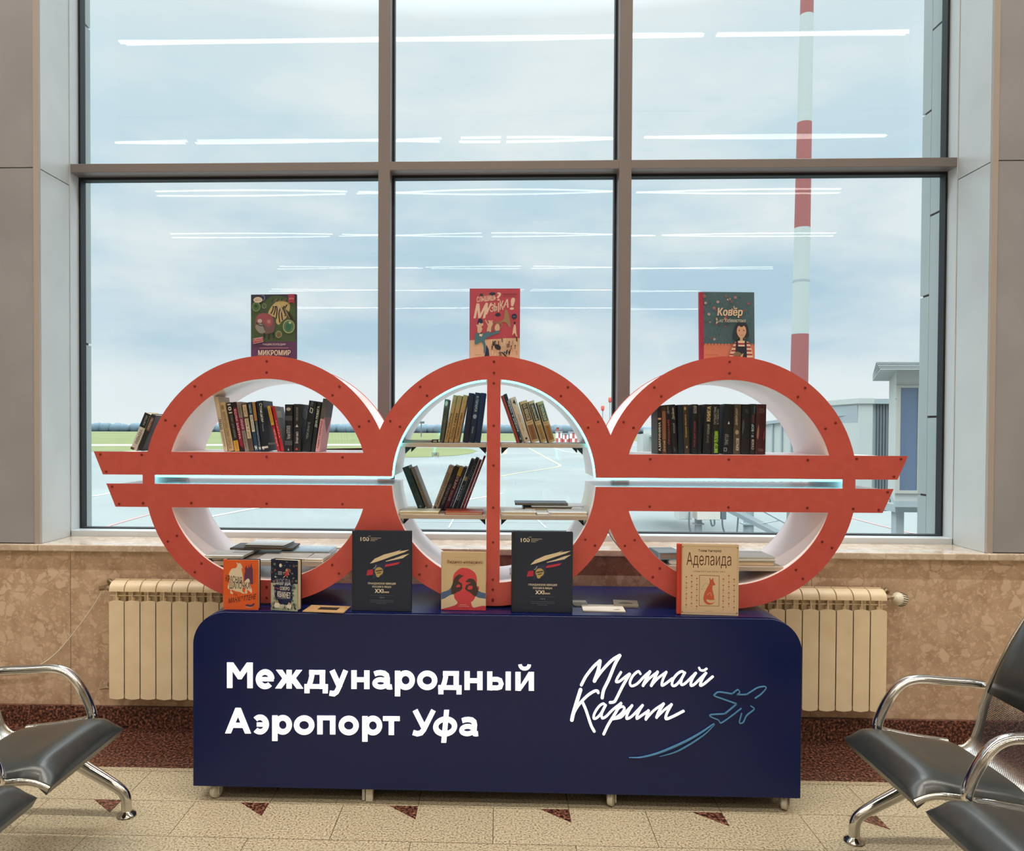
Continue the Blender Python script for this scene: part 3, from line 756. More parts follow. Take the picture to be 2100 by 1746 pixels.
mb = MB(); art(mb, Matrix.Translation((-.75, -.002, .25)) @ Matrix.Rotation(PI/2, 4, 'X'), 1.5, .75, [('text', '12', .3, .15, .7, .85, '303030', .03)], base=.01); mb.build('sign_print', s_, fix=False)
p = P(864, 880, 500); fm_ = thing('floodlight_mast', 'tiny floodlight mast on the skyline seen through the middle ring', 'mast', Vector((p.x, 500, ZG+.06)))
MB().cyl((0, 0, 0), (0, 0, 9), .35, tree_mat, 6).build('pole', fm_); MB().box((-2, -.3, 8.6), (2, .3, 10), tree_mat).build('floodlight', fm_)

# ================================================================ the book exchange stand
YB = 3.02; YR = 3.135; RD = .37                                       # front of the plinth, front of the rings, their depth
ZB = .755; ZC = 1.266; RO, RI, RL = .5035, .410, .4885
RCX = (-.935, -.015, .920)
stand = thing('book_exchange_stand', 'orange bookshelf of three joined rings with cyan light on a dark blue wheeled plinth', 'bookshelf', Vector((-.011, YB, 0)))
XS = Matrix.Translation((.011, -YB, 0))
def part(mb, name, parent=stand, **k): return mb.build(name, parent, **k)
BU1, BU0, BL1, BL0 = 1.377, 1.283, 1.246, 1.151                      # bars: top and bottom of the upper and of the lower
def chord(dz, r): return math.sqrt(r*r-dz*dz)
def ang(cx, x, z): return math.degrees(math.atan2(z-ZC, x-cx))
c0, c1, c2 = RCX
tips = ((-1.650, -1.612), (-1.598, -1.560)), ((1.620, 1.580), (1.566, 1.524))
SX0, SX1 = -1.398, 1.368                                             # ends of the slots inside the outer rings
def outline(R, lip=0.0):
    """outer contour of the three rings with their bars, clockwise from the left tip"""
    pts = []
    vx1, vx2 = (c0+c1)/2, (c1+c2)/2; vz1, vz2 = chord(vx1-c0, R), chord(vx2-c1, R)
    pts += [(tips[0][0][0]+lip, BU1-lip)]
    a = ang(c0, c0-chord(BU1-ZC, R), BU1); pts += arc(c0, ZC, R, a, ang(c0, vx1, ZC+vz1), 40)
    pts += arc(c1, ZC, R, ang(c1, vx1, ZC+vz1), ang(c1, vx2, ZC+vz2), 40)[1:]
    pts += arc(c2, ZC, R, ang(c2, vx2, ZC+vz2), ang(c2, c2+chord(BU1-ZC, R), BU1), 40)[1:]
    pts += [(tips[1][0][0]-lip, BU1-lip), (tips[1][0][1]-lip, BU0+lip), (c2+.497, BU0+lip), (c2+.497, BL1-lip), (tips[1][1][0]-lip, BL1-lip), (tips[1][1][1]-lip, BL0+lip)]
    pts += arc(c2, ZC, R, ang(c2, c2+chord(BL0-ZC, R), BL0), ang(c2, vx2, ZC-vz2)-360 if ang(c2, vx2, ZC-vz2) > 0 else ang(c2, vx2, ZC-vz2), 40)
    pts += arc(c1, ZC, R, ang(c1, vx2, ZC-vz2), ang(c1, vx1, ZC-vz1), 40)[1:]
    a1 = ang(c0, c0-chord(BL0-ZC, R), BL0)
    pts += arc(c0, ZC, R, ang(c0, vx1, ZC-vz1), a1, 40)[1:]
    pts += [(tips[0][1][1]+lip, BL0+lip), (tips[0][1][0]+lip, BL1-lip), (c0-.512, BL1-lip), (c0-.512, BU0+lip), (tips[0][0][1]+lip, BU0+lip)]
    return pts
PW = .0265                                                            # half width of the post
def opening(kind):
    if kind in ('lu', 'ru'):
        c = c0 if kind == 'lu' else c2; h = chord(BU1-ZC, RI); a = ang(c, c+h, BU1); return arc(c, ZC, RI, a, 180-a, 56)
    if kind in ('ll', 'rl'):
        c = c0 if kind == 'll' else c2; h = chord(BL0-ZC, RI); a = ang(c, c+h, BL0); return arc(c, ZC, RI, a, -180-a, 56)
    s_ = -1 if kind == 'ml' else 1
    xp = c1 + s_*PW; e = SX0 if s_ < 0 else SX1
    at = math.degrees(math.acos(PW/RI)); au = math.degrees(math.asin((BU0-ZC)/RI)); al = math.degrees(math.asin((BL1-ZC)/RI))
    pts = arc(c1, ZC, RI, at, au, 36) + [(e - c1*0 if s_ > 0 else 2*c1-e, BU0), (e if s_ > 0 else 2*c1-e, BL1)] + arc(c1, ZC, RI, al, -at, 36)
    return pts if s_ > 0 else [(2*c1-x, z) for x, z in pts]
KINDS = ('lu', 'll', 'ml', 'mr', 'ru', 'rl')
def plate(name, y0, th, mat, outer=None):
    cu = bpy.data.curves.new('outline', 'CURVE'); cu.dimensions = '2D'; cu.fill_mode = 'BOTH'; cu.extrude = th/2
    for pts in [outer or outline(RO)] + [opening(k) for k in KINDS]:
        s_ = cu.splines.new('POLY'); s_.points.add(len(pts)-1); s_.use_cyclic_u = True
        for q, (x, z) in zip(s_.points, pts): q.co = (x, z, 0, 1)
    o = bpy.data.objects.new('outline', cu); COL.objects.link(o); bpy.context.view_layer.update()
    me = bpy.data.meshes.new_from_object(o.evaluated_get(bpy.context.evaluated_depsgraph_get()))
    bpy.data.objects.remove(o); bpy.data.curves.remove(cu)
    me.transform(XS @ Matrix.Translation((0, y0+th/2, 0)) @ Matrix.Rotation(PI/2, 4, 'X'))
    me.name = name; me.materials.clear(); me.materials.append(mat)
    ob = bpy.data.objects.new(name, me); COL.objects.link(ob); ob.parent = stand
    return ob
tag(plate('front_fascia', YR, .006, orange), 'orange fascia plate of three rings and two bars')
plate('back_fascia', YR+RD-.006, .006, orange, outline(RL+.003, .009))
def band(pts, y0, y1, th):                                            # sheet metal following an outline
    n = len(pts); mb = MB(); vs = []; vv, _ = strip2d(pts, th, closed=True)
    ring = [vv[2*i] for i in range(n)]; ring2 = [vv[2*i+1] for i in range(n)]
    for y in (y0, y1):
        for p in ring: vs.append((p.x, y, p.y))
        for p in ring2: vs.append((p.x, y, p.y))
    fs = []
    for i in range(n):
        j = (i+1) % n; a, b_, c, d = i, j, n+i, n+j
        fs += [(a, b_, 2*n+b_, 2*n+a), (c, 3*n+c-n, 3*n+d-n, d), (a, c, d, b_), (2*n+a, 2*n+b_, 2*n+d, 2*n+c)]
    return mb.add(vs, fs, white_paint, XS)
part(band(outline(RL, .008), YR+.006, YR+RD-.006, .0016), 'outer_wall', smooth=35)
for k in KINDS: tag(part(band(opening(k), YR+.003, YR+RD-.003, .0016), 'opening_lining', smooth=35), 'white sheet lining of an opening')

# screws of the fascia
spots = []
for ci, c in enumerate(RCX):
    for a in (90, 128, 150, 52, 30, 232, 212, 308, 328, 270):
        for r in (.481, .436):
            x, z = c+r*math.cos(math.radians(a)), ZC+r*math.sin(math.radians(a))
            d_o = min(math.hypot(x-q, z-ZC) for q in RCX if q != c)
            if d_o < RI+.02 or z < ZB+.03 or (BL0-.02 < z < BU1+.02 and abs(x-c) < .40): continue
            spots.append((x, z))
    if ci != 1:
        for u in (-.31, 0, .31): spots += [(c+u, BU1-.018), (c+u, BL0+.018)]
for s_, (up, lo) in ((1, tips[0]), (-1, tips[1])): spots += [(up[0]+s_*.028, BU1-.012), (up[1]+s_*.014, BU0+.012), (lo[0]+s_*.024, BL1-.012), (lo[1]+s_*.016, BL0+.012), (up[0]+s_*.2, BU1-.012), (lo[1]+s_*.115, BL0+.016)]
spots += [(c1, z) for z in (1.66, 1.49, 1.33, 1.16, 1.02, .87, .79)]
sm = None
for x, z in spots[:98]:
    if sm is None:
        sm = part(MB().lathe([(.0052, 0), (.0052, .0018), (.003, .0028)], screw_mat, 10, Matrix.Rotation(PI/2, 4, 'X')), 'screw', smooth=50); o = sm
    else:
        o = sm.copy(); COL.objects.link(o); o.parent = stand
    o.location = XS @ Vector((x, YR, z))

# shelves in the middle ring and low shelves in the outer rings
def shelf(x0, x1, zt, th=.017, y0=YR+.016, y1=YR+RD-.012): return part(MB().box((x0, y0, zt-th), (x1, y1, zt), shelf_face, XS), 'shelf', bevel=.001, bseg=1)
ZM1, ZM2, ZL = 1.4185, 1.127, .930
for zt in (ZM1, ZM2):
    h = chord(abs(zt-ZC)+.006, RI) - .003
    for s_ in (-1, 1):
        a, c = c1+s_*(PW+.002), c1+s_*h
        sh = shelf(min(a, c), max(a, c), zt)
        for u in (a+s_*.004, c-s_*.012):
            for yy in (YR+.06, YR+.28):
                q = 1 if (u == a+s_*.004) else -1
                MB().prism([(u, zt-.017), (u+s_*q*.028, zt-.017), (u, zt-.045)], yy, yy+.03, black_plastic, XS).build('bracket', sh)
for c in (c0, c2):
    h = chord(abs(ZL-ZC)+.004, RI) - .003; shelf(c-h, c+h, ZL, .018)

# cyan light line: along the slots and up the middle ring
for s_ in (-1, 1):
    e = SX0 if s_ < 0 else SX1
    path = [(e+(-s_)*.004, BU0-.005), (c1+s_*.42, BU0-.005), (c1+s_*.408, BU0-.003)]
    a1 = math.degrees(math.acos((PW+.006)/RI)); pa = arc(c1, ZC, RI-.004, 4, a1, 48)
    path += [(x if s_ > 0 else 2*c1-x, z) for x, z in pa]
    part(MB().tube([(x, YR+.007, z) for x, z in path], .0046, led_mat, 8, X=XS, up=(0, 1, 0)), 'light_line', smooth=60)

# plinth: rounded front panel, wrapped body, castors
BX0, BX1, CR, BZ0 = -1.194, 1.172, .130, .060
def rounded(x0, x1, z0, z1, r): return [(x0, z0)] + arc(x0+r, z1-r, r, 180, 90, 14) + arc(x1-r, z1-r, r, 90, 0, 14) + [(x1, z0)]
tag(part(MB().prism(rounded(BX0, BX1, BZ0, ZB-.003, CR), YB, YB+.010, navy, XS), 'front_panel', smooth=30, bevel=.0015, bseg=1), 'dark blue front panel with rounded upper corners')
part(MB().prism(rounded(BX0+.004, BX1-.004, BZ0+.01, ZB, CR), YB+.010, YB+.575, navy, XS), 'plinth_body', smooth=30)
for px, py, lab in ((440, 1640, 1), (1255, 1657, 1), (1610, 1662, 1)):
    x = Zp(px, py, 0).x; y = YB+.028
    cs = MB(); cs.lathe([(.02, 0), (.02, .006)], caster_grey, 12, XS @ Matrix.Translation((x, y, .064)))
    cs.box((x-.017, y-.008, .018), (x-.013, y+.03, .064), caster_grey, XS); cs.box((x+.013, y-.008, .018), (x+.017, y+.03, .064), caster_grey, XS)
    ca = part(cs, 'castor', bevel=.001, bseg=1)
    wh = MB(); A = XS @ Matrix.Translation((x, y+.008, .0285)) @ Matrix.Rotation(math.radians(62), 4, 'Z') @ Matrix.Rotation(PI/2, 4, 'X') @ Matrix.Translation((0, 0, -.011))
    wh.lathe([(.006, -.003), (.012, 0), (.024, 0), (.028, .004), (.028, .018), (.024, .022), (.012, .022), (.006, .025)], caster_grey, 22, A); wh.build('wheel', ca, smooth=40)
x = Zp(762, 1632, 0).x
part(MB().box((x-.014, YB+.02, .002), (x+.014, YB+.05, .066), caster_grey, XS).box((x-.03, YB+.028, .003), (x-.018, YB+.048, .06), M('clear_plastic', (190, 190, 186), .3), XS), 'support_foot', bevel=.001, bseg=1)
for x in (-1.1, .6, 1.1):                                             # rear castors
    ca = part(MB().box((x-.016, YB+.5, .02), (x+.016, YB+.53, .064), caster_grey, XS), 'castor')
    MB().lathe([(.006, 0), (.028, .002), (.028, .02), (.006, .022)], caster_grey, 18, XS @ Matrix.Translation((x-.011, YB+.515, .0285)) @ Matrix.Rotation(PI/2, 4, 'Y')).build('wheel', ca, smooth=40)

# ---- raised lettering on the front panel; glyphs drawn in photo-pixel sized units, y up
XH, CAP, SW = 38.0, 52.0, 11.0
def ring_pts(cx, cy, rx, ry, a0=0, a1=360, n=40): return [(cx+rx*math.cos(math.radians(a0+(a1-a0)*i/n)), cy+ry*math.sin(math.radians(a0+(a1-a0)*i/n))) for i in range(n+1)]
def glyph(ch, w):
    s = SW; t_ = 9.0; r = []
    def S(pts, ww=s): r.append(('s', pts, ww))
    def Q(*pts): r.append(('p', list(pts)))
    def R(x0, y0, x1, y1): Q((x0, y0), (x1, y0), (x1, y1), (x0, y1))
    if ch == 'М':
        R(0, 0, s, CAP); R(w-s, 0, w, CAP); Q((0, CAP), (12.5, CAP), (w/2, 32), (w/2, 18), (w/2-3.5, 18), (s-1, 36.5)); Q((w, CAP), (w-s+1, 36.5), (w/2+3.5, 18), (w/2, 18), (w/2, 32), (w-12.5, CAP))
    elif ch == 'А':
        Q((0, 0), (12, 0), (31, 44), (31, 52), (w/2-5.5, 52)); Q((w, 0), (w-12, 0), (w/2-4, 44), (w/2-4, 52), (w/2+5.5, 52)); R(13, 11.5, w-13, 21.5)
    elif ch == 'У':
        S([(6.3, CAP), (25, 15)], s*.98); S([(44, CAP), (24, 12), (18.5, 5.5), (11, 3.6), (2, 6.2)], s*.93)
    elif ch == 'е':
        S(ring_pts(w/2, XH/2, w/2-s/2, XH/2-t_/2+.3, 2, 316)); R(7, XH/2-4.2, w-1.5, XH/2+4.2)
    elif ch == 'э':
        S(ring_pts(w/2-2, XH/2, w/2+2-s/2, XH/2-t_/2+.3, 134, -134), s*.97); R(8, XH/2-4.2, w-4, XH/2+4.2)
    elif ch == 'о': S(ring_pts(w/2, XH/2, w/2-s/2, XH/2-s/2+.8), s)
    elif ch == 'а':
        S([(4.4, 31.2), (10, 33.2), (17, 33.9), (24, 32.8), (29, 29), (31, 22), (31, 8), (33, 5), (36.5, 4.6), (w, 5.2)], 10.2); S(ring_pts(17.2, 12.2, 12.2, 7.6), 9.4); R(20, 15.4, 32, 23.2)
    elif ch == 'р': R(0, -14, s, XH); S(ring_pts(w/2+1.5, XH/2, w/2-1.5-s/2, XH/2-s/2+.9), s)
    elif ch == 'н': R(0, 0, s, XH); R(w-s, 0, w, XH); R(s-1, XH/2-4.8, w-s+1, XH/2+4.8)
    elif ch == 'п': R(0, 0, s, XH); R(w-s, 0, w, XH); R(0, XH-t_, w, XH)
    elif ch == 'т': R(w/2-s/2, 0, w/2+s/2, XH); R(0, XH-t_-.3, w, XH)
    elif ch == 'д':
        R(9.6, XH-t_, w-5.5, XH); R(w-16.5, 0, w-5.5, XH); S([(15.3, XH), (15, 26), (12.5, 15), (9, 5)], s*.92); R(0, 0, w, t_); R(0, -9.3, s-.6, t_); R(w-s+.6, -9.3, w, t_)
    elif ch == 'ж':
        R(w/2-5.4, 0, w/2+5.4, XH)
        for q in (1, -1):
            f_ = (lambda x: x) if q == 1 else (lambda x: w-x)
            Q((f_(2), XH), (f_(14.8), XH), (f_(25), 23), (f_(25), 19), (f_(15.5), 20.5)); Q((f_(0), 0), (f_(13), 0), (f_(25), 15), (f_(25), 23), (f_(15), 21.3))
    elif ch == 'у': S([(6.2, XH), (22.2, 3)], s); S([(34, XH), (20, 3), (15.5, -6), (10, -10), (1, -8.6)], s*.95)
    elif ch == 'ы': R(0, 0, s-.3, XH); S([(6, 4.7), (21, 4.7), (26.5, 6.5), (29, 13), (26.5, 20), (21, 22.2), (6, 22.2)], 9.4); R(w-s+.3, 0, w, XH)
    elif ch == 'й': R(0, 0, s-.2, XH); R(w-s+.2, 0, w, XH); Q((0, 0), (11, 0), (w, XH), (w-11, XH), (4, 0)); S(ring_pts(w/2, XH+15.5, 9.4, 8.6, 180, 360, 16), 7.4)
    elif ch == 'ф': S(ring_pts(w/2, XH/2, w/2-s/2, XH/2-s/2+1.5), s*.98); R(w/2-s/2+.3, -14, w/2+s/2-.3, CAP+1)
    return r
def lettering(name, letters, depth=.004):
    mb = MB(); yp = YB - .0005
    def add2(vs, fs, tf):
        q = [P(*tf(x, y), yp) for x, y in vs]; n = len(q)
        a = [Vector((v.x, yp, v.z)) for v in q]; b_ = [Vector((v.x, yp-depth, v.z)) for v in q]
        edges = {}
        for f in fs:
            for i in range(len(f)):
                e = (f[i], f[(i+1) % len(f)]); edges[e] = 1
        side = [(i, j, j+n, i+n) for (i, j) in edges if (j, i) not in edges]
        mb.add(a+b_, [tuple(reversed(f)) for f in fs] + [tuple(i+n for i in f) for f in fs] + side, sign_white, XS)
    for ch, x0, x1, bl, sh in letters:
        tf = lambda x, y, x0=x0, bl=bl, sh=sh: (x0 + x + sh*y, bl - y + .008*x)
        for g_ in glyph(ch, x1-x0):
            if g_[0] == 'p': add2(g_[1], [tuple(range(len(g_[1])))], tf)
            else: add2(*strip2d(g_[1], g_[2]), tf)
    return part(mb, name)
L1 = [('М', 466, 518.6, 1411), ('е', 525, 563, 1412), ('ж', 564.5, 622, 1412), ('д', 624.7, 672.5, 1412.4), ('у', 675, 715, 1413), ('н', 720.7, 758, 1413), ('а', 763.6, 804, 1413.6), ('р', 810, 851, 1414), ('о', 855.6, 897, 1414.4), ('д', 899, 946.6, 1414.6), ('н', 952.5, 989.7, 1415), ('ы', 999, 1047.5, 1415.5), ('й', 1056.8, 1095, 1416.4)]
L2 = [('А', 462, 515, 1504), ('э', 519, 552, 1505), ('р', 558.5, 599, 1505.6), ('о', 603, 645, 1506.2), ('п', 651, 688, 1506), ('о', 694.7, 736, 1507), ('р', 743, 784, 1507), ('т', 785.5, 820, 1507.2)]
L3 = [('У', 845.0, 894, 1508.6, 0.0), ('ф', 886.5, 936, 1509, .09), ('а', 940.5, 980, 1509.5, .09)]
tag(lettering('airport_lettering', [(*l, 0) for l in L1]), 'white raised word "Международный"')
tag(lettering('airport_lettering', [(*l, 0) for l in L2] + L3), 'white raised words "Аэропорт Уфа"')

# handwriting, traced in the plane of the panel
def hw(x, y): return (1130 + x/4.468, 1310 + y/4.468)
def brush(name, strokes, mat, depth=.004, taper=False):
    mb = MB(); yp = YB - .0005
    for pts, r in strokes:
        q = [P(*hw(*p), yp) for p in smooth_path([Vector(p) for p in pts], 5)] if len(pts) > 2 else [P(*hw(*p), yp) for p in pts]
        q2 = [Vector((v.x, v.z)) for v in q]; n = len(q2)
        ws = [2*.86*r/4.468*YB/F * (1 if not taper else max(.15, math.sin(PI*(.12+.85*i/(n-1))))) for i in range(n)]
        vs, fs = strip2d(q2, ws)
        vs = list(vs)
        for end, w_, dirn in ((q2[0], ws[0], q2[0]-q2[1]), (q2[-1], ws[-1], q2[-1]-q2[-2])):
            a0 = math.atan2(dirn.y, dirn.x)-PI/2; o_ = len(vs)
            vs += [end + Vector((math.cos(a0+PI*k/8), math.sin(a0+PI*k/8)))*w_/2 for k in range(9)]; fs.append(tuple(o_+k for k in range(9)))
        m = len(vs); a = [(v.x, yp, v.y) for v in vs]; b_ = [(v.x, yp-depth, v.y) for v in vs]
        edges = {}
        for f in fs:
            for i in range(len(f)): edges[(f[i], f[(i+1) % len(f)])] = 1
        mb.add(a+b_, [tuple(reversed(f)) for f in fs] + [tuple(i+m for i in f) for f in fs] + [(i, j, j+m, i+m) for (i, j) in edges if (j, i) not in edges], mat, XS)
    return part(mb, name)
B_ = 14
word1 = [([(277, 425), (320, 345), (388, 258), (446, 205)], 15), ([(448, 205), (432, 290), (397, 388)], 18), ([(397, 388), (465, 295), (555, 200), (628, 153)], 15), ([(630, 155), (585, 235), (528, 375), (482, 470), (468, 542)], 16),
  ([(640, 308), (607, 362), (596, 395), (625, 392), (680, 350), (718, 322)], 12), ([(720, 325), (655, 435), (595, 555), (575, 580), (540, 585)], 14), ([(818, 322), (798, 300), (750, 340), (722, 400), (738, 434), (790, 412), (850, 350), (905, 302)], 12),
  ([(905, 302), (872, 365), (842, 430)], 14), ([(842, 430), (900, 365), (975, 305)], 11), ([(975, 305), (945, 370), (917, 430)], 14), ([(917, 430), (980, 362), (1055, 306)], 11), ([(1055, 306), (1022, 380), (1015, 428), (1050, 412), (1110, 365)], 12),
  ([(1222, 318), (1200, 300), (1160, 320), (1118, 372), (1108, 425), (1140, 428), (1185, 380), (1225, 312)], 12), ([(1225, 312), (1196, 370), (1192, 420), (1225, 412), (1285, 355), (1325, 315)], 12),
  ([(1325, 315), (1288, 380), (1280, 428), (1310, 420), (1370, 362), (1418, 315)], 12), ([(1418, 315), (1382, 375), (1366, 428), (1400, 415), (1480, 348)], 12), ([(1356, 268), (1368, 288), (1398, 292), (1424, 276)], 11)]
word2 = [([(270, 468), (232, 590), (205, 680), (190, 745)], 19), ([(195, 705), (250, 610), (330, 525), (395, 482), (425, 480), (432, 495)], 14), ([(285, 575), (320, 655), (365, 790), (395, 848)], 15),
  ([(498, 612), (478, 596), (440, 620), (400, 680), (390, 728), (415, 728), (455, 688), (498, 610)], 12), ([(500, 610), (466, 680), (468, 728), (505, 712), (560, 655), (640, 592)], 12), ([(640, 592), (590, 680), (525, 785), (482, 874)], 14),
  ([(600, 650), (648, 622), (672, 640), (645, 685), (600, 720), (568, 736)], 12), ([(568, 736), (640, 720), (695, 660), (742, 612)], 11), ([(742, 612), (702, 682), (692, 732), (735, 715), (795, 655), (838, 610)], 12), ([(838, 610), (795, 685), (785, 732), (828, 705), (892, 660)], 12),
  ([(892, 660), (868, 738)], 14), ([(868, 738), (945, 655), (1030, 597)], 11), ([(1030, 597), (988, 668), (966, 722)], 14), ([(966, 722), (1035, 655), (1103, 603)], 11), ([(1103, 603), (1062, 680), (1052, 734), (1110, 716), (1212, 664)], 13)]
tag(brush('script_lettering', word1, sign_white), 'white handwritten word "Мустай"')
tag(brush('script_lettering', word2, sign_white), 'white handwritten word "Карим"')
plane = [([(1870, 545), (1920, 510), (1966, 458), (1955, 438), (1890, 450), (1840, 480), (1790, 512)], 6), ([(1790, 512), (1705, 514)], 6), ([(1705, 512), (1726, 492), (1708, 468), (1660, 506)], 6), ([(1660, 506), (1540, 489), (1502, 508), (1497, 524), (1560, 548), (1700, 597)], 7), ([(1700, 597), (1590, 690)], 7), ([(1590, 690), (1470, 696), (1460, 714), (1530, 745), (1548, 770), (1572, 764), (1660, 702), (1740, 640)], 6),
  ([(1830, 618), (1858, 638), (1850, 656), (1790, 705), (1762, 762), (1735, 776), (1724, 765), (1732, 730), (1744, 686)], 6)]
tag(brush('aeroplane_outline', plane, sign_blue), 'pale blue line drawing of an aeroplane')
tag(brush('vapour_trail', [([(1490, 778), (1380, 855), (1220, 945), (1000, 1040), (830, 1085), (715, 1088)], 9), ([(1497, 785), (1400, 878), (1250, 978), (1130, 1040), (990, 1080)], 7)], sign_blue, .006, True), 'pale blue curved trail behind the aeroplane')

# ================================================================ waiting benches
PROF = [(0, .404), (.02, .414), (.05, .423), (.09, .424), (.18, .412), (.27, .399), (.345, .387), (.38, .378), (.41, .386), (.432, .408), (.446, .438), (.457, .478), (.474, .555), (.51, .640), (.565, .755), (.612, .838), (.628, .868)]
def make_bench(name, xf, s, y_far, leg_far, label):
    r = thing(name, label, 'bench', Vector((xf + s*.3, y_far-.75, 0)), 'chrome waiting benches')
    X = Matrix.Translation(-Vector(r.location))
    def W_(u, y, z): return Vector((xf + s*u, y, z))
    pr = smooth_path([Vector((u, z)) for u, z in PROF], 4)
    arcl = [0]
    for a, b_ in zip(pr, pr[1:]): arcl.append(arcl[-1] + (b_-a).length)
    tang = [(pr[min(i+1, len(pr)-1)] - pr[max(i-1, 0)]).normalized() for i in range(len(pr))]
    nor = [Vector((-t_.y, t_.x)) for t_ in tang]                      # towards the sitter
    for q in range(3):
        y1 = y_far - .52*q; y0 = y1 - .44
        # perforated shell
        mb = MB(); mb.sheet = []
        ys = [y0, y0+.028, y0+.0281] + [y0+.0281 + (.44-.0562)*k/6 for k in range(1, 6)] + [y1-.0281, y1-.028, y1]
        n = len(ys); vs, fs = [], []
        for i, p in enumerate(pr):
            for j, y in enumerate(ys):
                vs.append(W_(p.x, y, p.y)); on = 1.0 if (1 < j < n-2 and arcl[i] > .37 and arcl[i] < .86) else 0.0
                mb.sheet.append((y, arcl[i], on))
        for i in range(len(pr)-1):
            for j in range(n-1): fs.append((i*n+j, i*n+j+1, (i+1)*n+j+1, (i+1)*n+j))
        mb.add(vs, fs, perf, X); mb.build('seat_shell', r, smooth=60)
        # chrome side frames
        for y in (y0-.004, y1+.004): MB().tube([W_(p.x + (.004 if p.x < .37 else 0), y, p.y - (.007 if p.x < .36 else 0)) for p in pr], .0095, chrome, 8, X=X, sq=(.7, 1.1), up=(0, 1, 0)).build('side_frame', r, smooth=60)
        # padded seat
        mb = MB(); m_ = 17; ip = [i for i in range(len(pr)) if pr[i].x <= .362]
        yy = [-1 + 2*k/(m_-1) for k in range(m_)]; yy = [math.copysign(abs(v)**.7, v) for v in yy]
        vs, fs = [], []; k_ = len(ip); loop = 2*k_
        for v in yy:
            e = max(0.0, 1-abs(v)**4.5)**.5; y = (y0+y1)/2 + v*.224
            top, bot = [], []
            for i in ip:
                p = pr[i]; u = p.x
                nose = min(1, (u/.05))**.5; tail = min(1, (.365-u)/.02)**.5 if u < .365 else 0
                th = .003 + .033*e*nose*max(.15, tail) + .006*math.exp(-((u-.09)/.05)**2)*e
                off = -.012*(1-min(1, u/.03))
                top.append(W_(u-.004, y, p.y + th)); bot.append(W_(u+.012*(1-min(1, u/.06)), y, p.y - .004 - .020*math.exp(-(u/.045)**2)))
            vs += top + bot[::-1]
        for j in range(m_-1):
            for i in range(loop): a, c = j*loop+i, j*loop+(i+1) % loop; fs.append((a, c, c+loop, a+loop))
        fs += [tuple(range(loop-1, -1, -1)), tuple((m_-1)*loop+i for i in range(loop))]
        mb.add(vs, fs, leather, X); mb.build('seat_pad', r, smooth=50)
        # padded back
        mb = MB(); ip = [i for i in range(len(pr)) if pr[i].y >= .556 and pr[i].x > .4]
        vs, fs = [], []; k_ = len(ip); loop = 2*k_
        for v in yy:
            e = max(0.0, 1-abs(v)**7)**.5; y = (y0+y1)/2 + v*.214; top, bot = [], []
            for a_, i in enumerate(ip):
                w_ = a_/(k_-1); th = .003 + .026*e*max(.1, (1-abs(2*w_-1)**5))
                p = pr[i]; top.append(W_(p.x+nor[i].x*th, y, p.y+nor[i].y*th)); bot.append(W_(p.x-.001, y, p.y))
            vs += top + bot[::-1]
        for j in range(m_-1):
            for i in range(loop): a, c = j*loop+i, j*loop+(i+1) % loop; fs.append((a, c, c+loop, a+loop))
        fs += [tuple(range(loop-1, -1, -1)), tuple((m_-1)*loop+i for i in range(loop))]
        mb.add(vs, fs, leather, X); mb.build('back_pad', r, smooth=50)
    for q in range(4):                                                # arm loops between and beside the seats
        y = y_far + .035 - .52*q
        pts = smooth_path([Vector(p) for p in [(.365, .392), (.26, .405), (.18, .420), (.138, .428), (.126, .445), (.150, .510), (.188, .570), (.225, .598), (.275, .607), (.36, .602), (.44, .598), (.484, .592)]], 5)
        MB().tube([W_(p.x, y, p.y) for p in pts], [.010 + .006*min(1, max(0, (i-10)/8)) for i in range(len(pts))], chrome, 12, X=X, sq=(1.35, .95), up=(0, 1, 0)).build('armrest', r, smooth=60)
    MB().box((xf+s*.27 if s > 0 else xf+s*.36, y_far-1.66, .285), (xf+s*.36 if s > 0 else xf+s*.27, leg_far+.01, .335), steel, X).build('beam', r, bevel=.008)
    for q in range(3):
        yc = y_far - .22 - .52*q
        MB().prism([(xf+s*.26, .33), (xf+s*.37, .33), (xf+s*.38, .374), (xf+s*.20, .398)], yc-.04, yc+.04, black_plastic, X).build('seat_bracket', r)
    for y in (leg_far, y_far-1.5):
        for pts in ([(.076, .012), (.076, .045), (.080, .072), (.100, .100), (.160, .138), (.240, .184), (.300, .230), (.325, .285)], [(.60, .012), (.60, .045), (.594, .075), (.57, .10), (.50, .145), (.42, .20), (.36, .25), (.33, .285)]):
            pa = smooth_path([Vector(p) for p in pts], 5)
            lg = MB().tube([W_(p.x, y, p.y) for p in pa], [.0195 + .010*min(1, max(0, (i-14)/18)) for i in range(len(pa))], chrome, 14, X=X, sq=(.95, 1), up=(0, 1, 0)).build('leg', r, smooth=60)
            MB().lathe([(.034, .0005), (.036, .004), (.033, .011), (.020, .018), (.018, .022)], chrome, 22, X @ Matrix.Translation(W_(pts[0][0], y, 0))).build('foot', lg, smooth=50)
    return r
make_bench('waiting_bench', -1.325, -1, 2.705, 2.895, 'chrome waiting bench with black padded seats at the left edge, facing right')
make_bench('waiting_bench', 1.212, 1, 2.735, 2.825, 'chrome waiting bench with black padded seats at the right edge, facing left')

